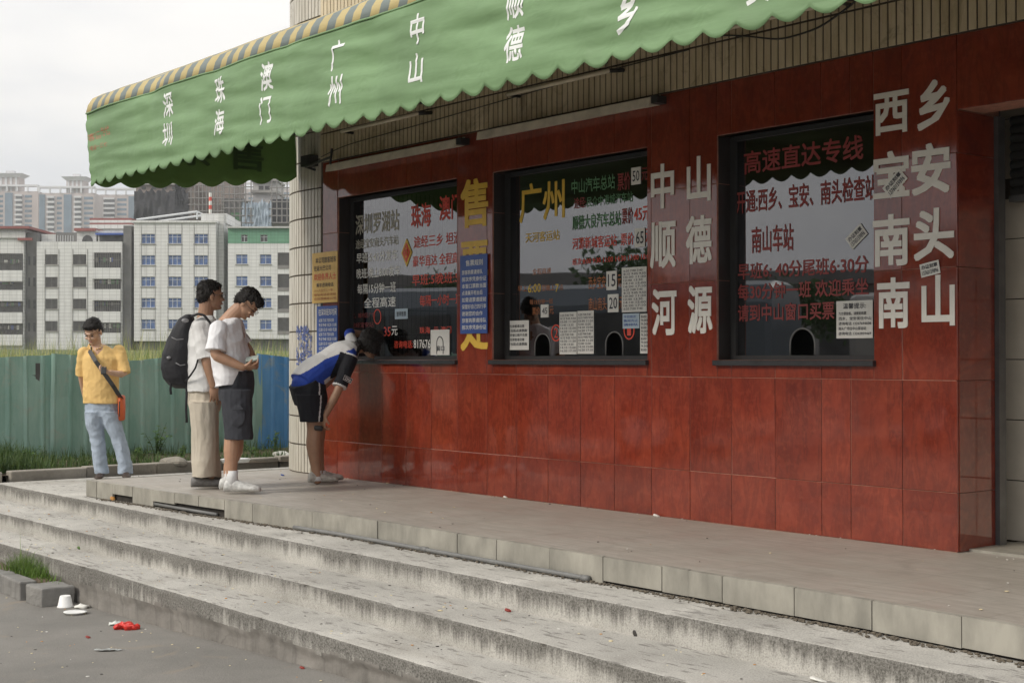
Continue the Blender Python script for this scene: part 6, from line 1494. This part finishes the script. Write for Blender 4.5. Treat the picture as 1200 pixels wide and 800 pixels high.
# ---------------- man with the backpack
def pack_man():
    D = 11.66; loc = Vector((PX(242, 500, D).x, D, .61)); J = lambda x, y, dy=0: PX(x, y, D, dy)
    root = empty('person', 'person in a white T-shirt and beige trousers carrying a black backpack, standing in profile', 'person', loc)
    F = Vector((.93, .36, 0)).normalized(); Rr = Vector((.36, -.93, 0)).normalized()
    c = J(247, 346, .05); body = MB(); f, r, u = head(body, c, Vector((.92, .38, -.03)), Vector((.06, 0, 1)), 1.06)
    limb(body, [J(240, 378, .05), J(241, 368, .05), c - f * .03 - u * .06], [.075, .064, .06])
    sh, el, wr = J(234, 386, -.13), J(243, 427, -.17), J(250, 452, -.15); shf, elf, wrf = J(243, 384, .22), J(252, 424, .27), J(262, 446, .20)
    limb(body, [sh, el, wr], [.046, .043, .030]); limb(body, [shf, elf, wrf], [.045, .041, .030])
    hand(body, wr, (.15, 0, -1), (-.3, .9, 0), (1, 0, 0), .185, .35); hand(body, wrf, (.5, 0, -.6), (-.3, -.9, 0), (1, 0, 0), .18, .4)
    limb(body, [J(238, 452, .04), J(237, 395, .04)], [.12, .14]); limb(body, [J(240, 460, -.03), J(241, 555, -.03)], [.08, .045]); limb(body, [J(242, 460, .12), J(247, 555, .12)], [.08, .045])
    remesh(body, 'body', SK3, root, loc, .005, 2); face_bits(root, c, f, r, u, loc, 1.06)
    hairdo(root, c, f, r, u, loc, 1.06, [((.035, 0, .078), .048, .062, .026), ((-.03, .070, .015), .032, .014, .04), ((-.03, -.070, .015), .032, .014, .04), ((.006, .074, .0), .008, .006, .02), ((.006, -.074, .0), .008, .006, .02)], .006)
    spectacles('thin-rimmed glasses on the person with the backpack', c, f, r, u, 1.06)
    WC = m_cloth('white grey T-shirt cotton', (.66, .66, .65), .05); m = MB()
    prof = [(241, 369, .06, .07), (240, 373, .09, .12), (238.5, 379, .115, .20), (237, 388, .13, .225), (237, 402, .14, .225), (237.5, 418, .145, .215), (237.5, 434, .145, .21), (237.5, 450, .145, .21), (238, 459, .145, .21)]
    m.ring_loft([(J(x, y, .04), F * a, Rr * b) for x, y, a, b in prof], 24)
    limb(m, [sh + Vector((0, .012, .004)), sh.lerp(el, .4), sh.lerp(el, .86)], [.076, .074, .080], cuff=True); limb(m, [shf, shf.lerp(elf, .4), shf.lerp(elf, .8)], [.07, .07, .075], cuff=True)
    remesh(m, 'shirt', WC, root, loc, .007, 3, folds(.019, 6, (1, 1, 1.1), 1))
    TC_ = m_cloth('beige cotton trousers', (.50, .45, .37), .07); m = MB()
    m.ring_loft([(J(238.5, 449, .04), F * .125, Rr * .17), (J(239, 460, .04), F * .135, Rr * .18), (J(239.5, 472, .04), F * .14, Rr * .175), (J(240, 482, .04), F * .125, Rr * .15)], 22)
    for dy, sx in ((-.075, -1.5), (.135, 5)):
        m.ring_loft([(J(x + sx * k / 6, y, dy), F * a, Rr * a * .95) for k, (x, y, a) in enumerate([(239, 470, .125), (239.5, 486, .118), (240, 504, .108), (240, 522, .105), (240, 540, .108), (240.5, 549, .104), (241, 559, .100)])], 18)
    remesh(m, 'trousers', TC_, root, loc, .008, 3, folds(.022, 6, (1.2, 1.2, .45), 5))
    SM = mat('grey walking shoe', (.14, .135, .13), .6, .35, 30, .3); g = J(223.5, 573, -.075)
    shoe(root, (g.x, g.y, .612), (.95, .18, 0), SM, M_DARK, loc, .285, .052, True, .085); g = J(232, 570, .135); shoe(root, (g.x, g.y, .612), (.95, .22, 0), SM, M_DARK, loc, .29, .052, True, .085)
    # backpack
    bl = J(211, 412, .04); bag = empty('backpack', 'black backpack with hanging straps on the back of the person in beige trousers', 'backpack', bl); BK = m_cloth('black nylon', (.022, .022, .025), .2, .6, .3); m = MB()
    prof = [(222, 368, .03, .05), (219, 373, .065, .10), (215.5, 384, .09, .135), (212, 398, .115, .15), (209.5, 414, .135, .16), (208.5, 430, .14, .165), (209.5, 443, .13, .16), (212, 451, .10, .14), (214, 455, .06, .10)]
    m.ring_loft([(J(x, y, .04), F * a, Rr * b) for x, y, a, b in prof], 24)
    m.ell(J(199.5, 432, .02), F * .055, Rr * .11, Z * .11, 16, 10)
    remesh(m, 'bag', BK, bag, bl, .008, 3, folds(.008, 9, (1, 1, 1), 2))
    for sgn, dy in ((1, -.11), (-1, .19)):
        m = MB(); pts = [J(224, 371, dy + .02), J(232, 367.5, dy), J(239.5, 369.5, dy - .015), J(246, 378, dy - .01), J(250, 392, dy - .015)] if sgn > 0 else [J(224, 370, dy), J(236, 367, dy), J(247, 374, dy)]
        Q = []
        for a, b in zip(pts, pts[1:]): Q += [a.lerp(b, q / 5) for q in range(5)]
        Q.append(pts[-1]); Q = [Q[0]] + [(Q[i - 1] + Q[i] * 2 + Q[i + 1]) / 4 for i in range(1, len(Q) - 1)] + [Q[-1]]
        m.ring_loft([(p, (Q[min(i + 1, len(Q) - 1)] - Q[max(i - 1, 0)]).normalized().cross(Rr).normalized() * .010, Rr * .03) for i, p in enumerate(Q)], 10); m.obj('shoulder_strap', BK, bag, True, bl)
    m = MB(); m.tube([J(217, 447, -.1), J(223, 440, -.19), J(229, 431, -.21), J(232, 421, -.205)], .008, 6); m.obj('lower_strap', BK, bag, True, bl)
    for x, y0, y1 in ((218.5, 452, 495), (200, 448, 462)):
        m = MB(); m.ring_loft([(J(x + .3 * math.sin(i), y0 + (y1 - y0) * i / 8, -.07), F * .010, Rr * .003) for i in range(9)], 8); m.obj('hanging_strap', BK, bag, True, bl)
    for x, y, w in ((217, 375.5, .03), (198, 419, .02)):
        m = MB(); m.ell(J(x, y, -.11), F * w, Rr * .014, Z * w * .6, 10, 6); m.obj('buckle', mat('grey plastic buckle', (.25, .25, .26), .4, .1, 10, 0), bag, True, bl)
    for q in range(2):
        m = MB(); m.tube([J(201 + q * 5, 395 + 30 * q, -.145), J(207 + q * 4, 398 + 30 * q, -.135), J(215 + q * 2, 397 + 30 * q, -.115)], .004, 5); m.obj('zip', mat('grey plastic buckle', (0, 0, 0)), bag, True, bl)
pack_man()

# ---------------- man in dark shorts counting his change
def shorts_man():
    D = 11.28; loc = Vector((PX(275, 500, D).x, D, .61)); J = lambda x, y, dy=0: PX(x, y, D, dy)
    root = empty('person', 'person in a white T-shirt and dark cargo shorts with head bowed over their hands', 'person', loc)
    F = Vector((.97, -.10, 0)).normalized(); Rr = Vector((-.10, -.97, 0)).normalized()
    c = J(290, 355.5, .03); body = MB(); f, r, u = head(body, c, Vector((.66, -.08, -.75)), Vector((.75, -.08, .66)), 1.0)
    limb(body, [J(266, 380, .03), J(272, 370, .03), J(281, 361, .03)], [.078, .062, .058])
    sh, el, wr = J(255, 386, -.16), J(252, 416, -.22), J(284, 430, -.19); shf, elf, wrf = J(272, 384, .22), J(291, 410, .24), J(299, 429, .06)
    limb(body, [sh, el, el.lerp(wr, .35), wr], [.047, .044, .043, .029]); limb(body, [shf, elf, elf.lerp(wrf, .4), wrf], [.045, .041, .040, .029])
    hand(body, wr, (.86, .45, .02), (.1, .5, .75), (.3, .1, .9), .175, .55); hand(body, wrf, (-.12, -.85, -.15), (-.55, 0, .8), (.5, 0, .8), .17, .6)
    limb(body, [J(271, 440, .03), J(266, 392, .03)], [.12, .14])
    for dy, kx, ax, bx in ((-.09, 270, 272, 0), (.10, 275, 269, 0)):
        limb(body, [J(272, 470, dy), J(kx + 2, 512, dy), J(kx + 1, 528, dy), J(ax - 1, 548, dy), J(ax, 566, dy)], [.070, .060, .061, .046, .037])
    remesh(body, 'body', SK2, root, loc, .005, 2); face_bits(root, c, f, r, u, loc, 1.0)
    hairdo(root, c, f, r, u, loc, 1.02, [((.042, 0, .080), .055, .066, .034), ((.072, 0, .062), .028, .055, .024), ((-.03, .068, .01), .034, .016, .045), ((-.03, -.068, .01), .034, .016, .045)], .009, 'hair', 30)
    spectacles('thin-rimmed glasses on the person in cargo shorts', c, f, r, u, 1.0)
    WC = m_cloth('bright white T-shirt cotton', (.78, .78, .80), .04); m = MB()
    prof = [(271, 372.5, .055, .065), (268.5, 376, .095, .13), (266, 382, .125, .20), (266, 392, .145, .225), (268, 406, .150, .22), (270.5, 420, .150, .21), (272, 434, .145, .205), (272, 446, .135, .20), (270.5, 452, .13, .195)]
    m.ring_loft([(J(x, y, .03), F * a + Z * a * .18, Rr * b) for x, y, a, b in prof], 24)
    limb(m, [sh + Vector((.008, .015, .004)), sh.lerp(el, .35), sh.lerp(el, .88)], [.078, .078, .092], cuff=True); limb(m, [shf, shf.lerp(elf, .4), shf.lerp(elf, .8)], [.07, .07, .074], cuff=True)
    remesh(m, 'shirt', WC, root, loc, .007, 3, folds(.020, 6, (1, 1, 1.2), 11))
    SC_ = m_cloth('charcoal cargo cotton', (.045, .047, .055), .25, .9, .4); m = MB()
    m.ring_loft([(J(279, 434, .03), F * .125, Rr * .165), (J(278, 446, .03), F * .135, Rr * .175), (J(277, 460, .03), F * .14, Rr * .175), (J(276, 470, .03), F * .13, Rr * .16)], 22)
    for dy in (-.085, .105):
        m.ring_loft([(J(x, y, dy), F * a, Rr * a * .9) for x, y, a in [(277, 456, .13), (277.5, 470, .125), (278.5, 486, .120), (279.5, 502, .116), (280, 515, .115)]], 18)
    m.ell(J(279, 487, -.195), F * .065, Rr * .012, Z * .09, 12, 8)
    remesh(m, 'shorts', SC_, root, loc, .007, 2, folds(.011, 9, (1, 1, .7), 6))
    m = MB(); m.tube([J(272, 479.5, -.222), J(285, 480.5, -.215)], .005, 5); m.obj('pocket_flap', SC_, root, True, loc)
    SO = m_cloth('white sock', (.70, .70, .70), .05); SM = mat('white running shoe', (.55, .55, .53), .5, .3, 28, .3); SL = mat('pale rubber sole', (.55, .53, .47), .6, .12, 20, 0)
    for dy, ax, hx, gy in ((-.09, 272, 262.5, 577), (.10, 269, 257, 573.5)):
        m = MB(); m.tube([J(ax, 551, dy), J(ax, 558, dy), J(ax + .5, 570, dy)], [.047, .044, .046], 14); m.obj('sock', SO, root, True, loc)
        g = J(hx, gy, dy); shoe(root, (g.x, g.y, .612), (.99, -.06, 0), SM, SL, loc, .295, .052, True, .092)
    p = J(295.5, 423, -.12); t = empty('folded_banknotes', 'small folded paper notes held by the person in cargo shorts', 'banknotes', p); m = MB()
    for q in range(3): a = R(12 * q - 10); m.add([Vector((-.05, -.03, .004 * q)), Vector((.05, -.03, .012 + .004 * q)), Vector((.055, .03, .02 + .004 * q)), Vector((-.045, .035, .01 + .004 * q))], [(0, 1, 2, 3)])
    for i, v in enumerate(m.v): m.v[i] = v + Vector((0, 0, .004 * (i % 3)))
    o = m.obj('notes', mat('pale green paper', (.40, .46, .42), .7, .2, 40, 0), t); s_ = o.modifiers.new('s', 'SOLIDIFY'); s_.thickness = .002; o.rotation_euler = (R(25), R(-8), 0)
shorts_man()

# ---------------- person bending at the left window
def bent_woman():
    D = 12.10; loc = Vector((PX(374, 500, D).x, D, .61)); J = lambda x, y, dy=0: PX(x, y, D + (x - 372) * .0032, dy)
    root = empty('person', 'person in a blue, white and black sports shirt bending down to the left window', 'person', loc)
    F = Vector((.80, .60, 0)); Rr = Vector((.60, -.80, 0)); K = 1.0
    c = J(434, 403, .02); body = MB(); f, r, u = head(body, c, Vector((.66, .5, -.42)), Vector((.4, .3, .85)), .98)
    limb(body, [J(412, 410, .05), J(419, 407, .04), J(428, 406, .03)], [.062, .052, .05])
    sh, el, wr = J(410, 422, -.12), J(395.5, 459, -.16), J(381, 487, -.14); shf, elf, wrf = J(413, 403, .17), J(408, 389.5, .28), J(430, 392, .34)
    limb(body, [sh, el, el.lerp(wr, .35), wr], [.040, .036, .036, .025]); limb(body, [shf, elf, wrf], [.042, .036, .026])
    hand(body, wr, (-.25, -.08, -1), (.75, .5, -.2), (.4, -.8, 0), .165, .75); hand(body, wrf, (.8, .4, .1), (0, .5, -.8), (.6, 0, .5), .16, .5)
    limb(body, [J(364, 452, .05), J(402, 416, .05)], [.11, .11])
    for dy, dx in ((-.07, 0), (.10, 4)):
        limb(body, [J(366 + dx, 468, dy), J(369 + dx, 503, dy), J(367 + dx, 521, dy), J(370 + dx, 546, dy), J(372 + dx, 562, dy)], [.070, .066, .062, .045, .038])
    remesh(body, 'body', SK3, root, loc, .005, 2)
    face_bits(root, c, f, r, u, loc, .98)
    hairdo(root, c, f, r, u, loc, 1.06, [((.02, 0, .07), .075, .075, .05), ((-.03, .0, -.01), .08, .082, .075), ((.01, .062, -.02), .06, .022, .06), ((.01, -.062, -.02), .06, .022, .06), ((-.10, 0, -.06), .035, .04, .04)], .006)
    m = MB(); b0 = J(420, 408, -.05); m.ring_loft([(J(421, 403, -.05), F * .03, Rr * .035), (J(417, 409, -.07), F * .044, Rr * .04), (J(414, 416, -.09), F * .040, Rr * .036), (J(412, 423, -.10), F * .018, Rr * .02)], 12); remesh(m, 'ponytail', M_HAIR, root, loc, .005, 1, lambda co: .008 * noise.noise(co * 50))
    # shirt: spine from the pelvis to the neck, coloured in panels
    BLU = m_cloth('royal blue sports cloth', (.02, .055, .32), .12, .7); WHT = m_cloth('white sports cloth', (.62, .62, .62), .05, .75); BLA = m_cloth('black sports cloth', (.014, .015, .02), .15, .75)
    sp = [(354, 449, .115, .15), (362, 442, .135, .165), (372, 434, .135, .17), (383, 427, .125, .165), (393, 420, .12, .17), (402, 413.5, .115, .18), (410, 409, .09, .14), (416, 406.5, .058, .065)]; pts = [J(x, y, .04) for x, y, _, _ in sp]; m = MB(); rings = []
    for i, (x, y, a, b) in enumerate(sp):
        d = (pts[min(i + 1, 7)] - pts[max(i - 1, 0)]).normalized(); nn = Rr.cross(d).normalized(); rings.append((pts[i], nn * a, Rr * b))
    m.ring_loft(rings, 22); m.ell(pts[0] + Vector((0.01, 0, -.01)), F * .09, Rr * .14, Z * .10, 16, 10)
    limb(m, [sh + Vector((0, .012, .005)), sh.lerp(el, .35), sh.lerp(el, .86)], [.068, .062, .066], cuff=True); limb(m, [shf, shf.lerp(elf, .5), shf.lerp(elf, .9), elf.lerp(wrf, .15)], [.06, .052, .045, .042])
    axis = (pts[6] - pts[1]).normalized(); nb = Rr.cross(axis).normalized()
    if nb.z < 0: nb = -nb
    def fm(co, n):
        q = co - pts[1]; s = q.dot(axis); h = q.dot(nb); lat = q.dot(Rr)
        rs = (co - sh); along = rs.dot((el - sh).normalized()); near = (rs - (el - sh).normalized() * along).length
        if near < .105 and -.05 < along < (el - sh).length * .95 and lat > .07:
            return 1 if (along > (el - sh).length * .80 or along < -.035) else 2
        if (co - elf).length < .09 and h > .03: return 0 if (co - elf).length < .07 else 1
        if h > .088 - .20 * max(0, s - .16) and not (s > .50): return 1
        if h < -.055 and .06 < s < .27: return 1
        if s > .43: return 1
        return 0
    remesh(m, 'shirt', [BLU, WHT, BLA], root, loc, .006, 3, folds(.007, 8, (1, 1, 1), 4), fm)
    # small badge on the sleeve
    a = sh.lerp(el, .60) + Rr * .085; ax = (el - sh).normalized(); sx = ax.cross(Rr).normalized(); m = MB()
    def badge(w, h, o): m.add([a + sx * w + ax * h + Rr * o, a + sx * w - ax * h + Rr * o, a - sx * w - ax * h + Rr * o, a - sx * w + ax * h + Rr * o], [(0, 1, 2, 3)])
    badge(.042, .022, .003); m.m = 1; badge(.038, .018, .0045); m.m = 0
    vs_, fs_ = text_geo('2X6', .04); sg = 1 if sx.x < 0 else -1
    m.add([a + sx * (.032 - .064 * p) * (1 if sx.x < 0 else -1) + ax * (.014 - .028 * q) * (1 if ax.z < 0 else -1) + Rr * .006 for p, q in vs_], fs_)
    m.obj('badge', [WHT, BLA], root, False, loc)
    m = MB(); m.ring_loft([(J(357, 446, .04), F * .125 + Z * .06, Rr * .165), (J(361, 455, .04), F * .140 + Z * .04, Rr * .175), (J(363, 467, .04), F * .145, Rr * .175), (J(364, 475, .04), F * .13, Rr * .16)], 22)
    for dy in (-.065, .105): m.ring_loft([(J(x, y, dy), F * a, Rr * a * .92) for x, y, a in [(363, 462, .13), (364.5, 474, .125), (366, 485, .118), (367, 494, .116)]], 18)
    def sm(co, n):
        p = J(363.5 + (co.z < J(0, 470).z) * 0, 470, 0); q = (co - J(365, 470, 0)).dot(F); z = co.z
        line_ = .015 + (J(0, 450).z - z) * -.10
        return 1 if abs(q - line_) < .007 and n.dot(Rr) > .3 else 0
    remesh(m, 'shorts', [BLA, WHT], root, loc, .006, 2, folds(.008, 9, (1, 1, .8), 9), sm)
    SO = D_.materials['white sock']; SM = mat('worn grey white sneaker', (.42, .40, .36), .6, .35, 28, .3); SL = mat('pale rubber sole', (0, 0, 0))
    for dy, ax_, hx, gy in ((-.07, 371.5, 361, 567.5), (.10, 377, 367.5, 564)):
        m = MB(); m.tube([J(ax_, 551, dy), J(ax_, 557, dy), J(ax_, 563, dy)], [.039, .039, .044], 14); m.obj('sock', SO, root, True, loc)
        g = J(hx, gy, dy); shoe(root, (g.x, g.y, .612), (.90, .42, 0), SM, SL, loc, .265, .045, True, .085)
    p = J(373.5, 501, -.17); t = empty('dark_purse', 'small dark purse in the lowered hand of the person bending at the window', 'purse', p); m = MB(); m.ring_loft([(Vector((-.06, -.01, .0)), Vector((0, .01, 0)), Vector((0, 0, .02))), (Vector((-.05, -.01, .0)), Vector((0, .018, 0)), Vector((0, 0, .034))), (Vector((.04, .01, -.01)), Vector((0, .018, 0)), Vector((0, 0, .036))), (Vector((.055, .012, -.01)), Vector((0, .01, 0)), Vector((0, 0, .024)))], 12); [v.__imul__(.62) for v in m.v]; m.obj('pouch', M_DARK, t, True)
bent_woman()

# ================================================================ HAZE
hz = NT('air'); hz.t.nodes.remove(hz.b); pv = hz.n('ShaderNodeVolumePrincipled'); pv.inputs['Color'].default_value = (.93, .95, 1.0, 1); pv.inputs['Density'].default_value = .00030; pv.inputs['Anisotropy'].default_value = .2
hz.l(pv.outputs[0], hz.o.inputs['Volume'])
m = MB(); m.box(-3600, 3600, -3600, 3600, -1.6, 130); o = m.obj('haze', hz.m); o['kind'] = 'stuff'
for ob in SC.objects:                                                 # nothing may be left unparented by accident
    if ob.name.startswith('lettering_source'): D_.objects.remove(ob)
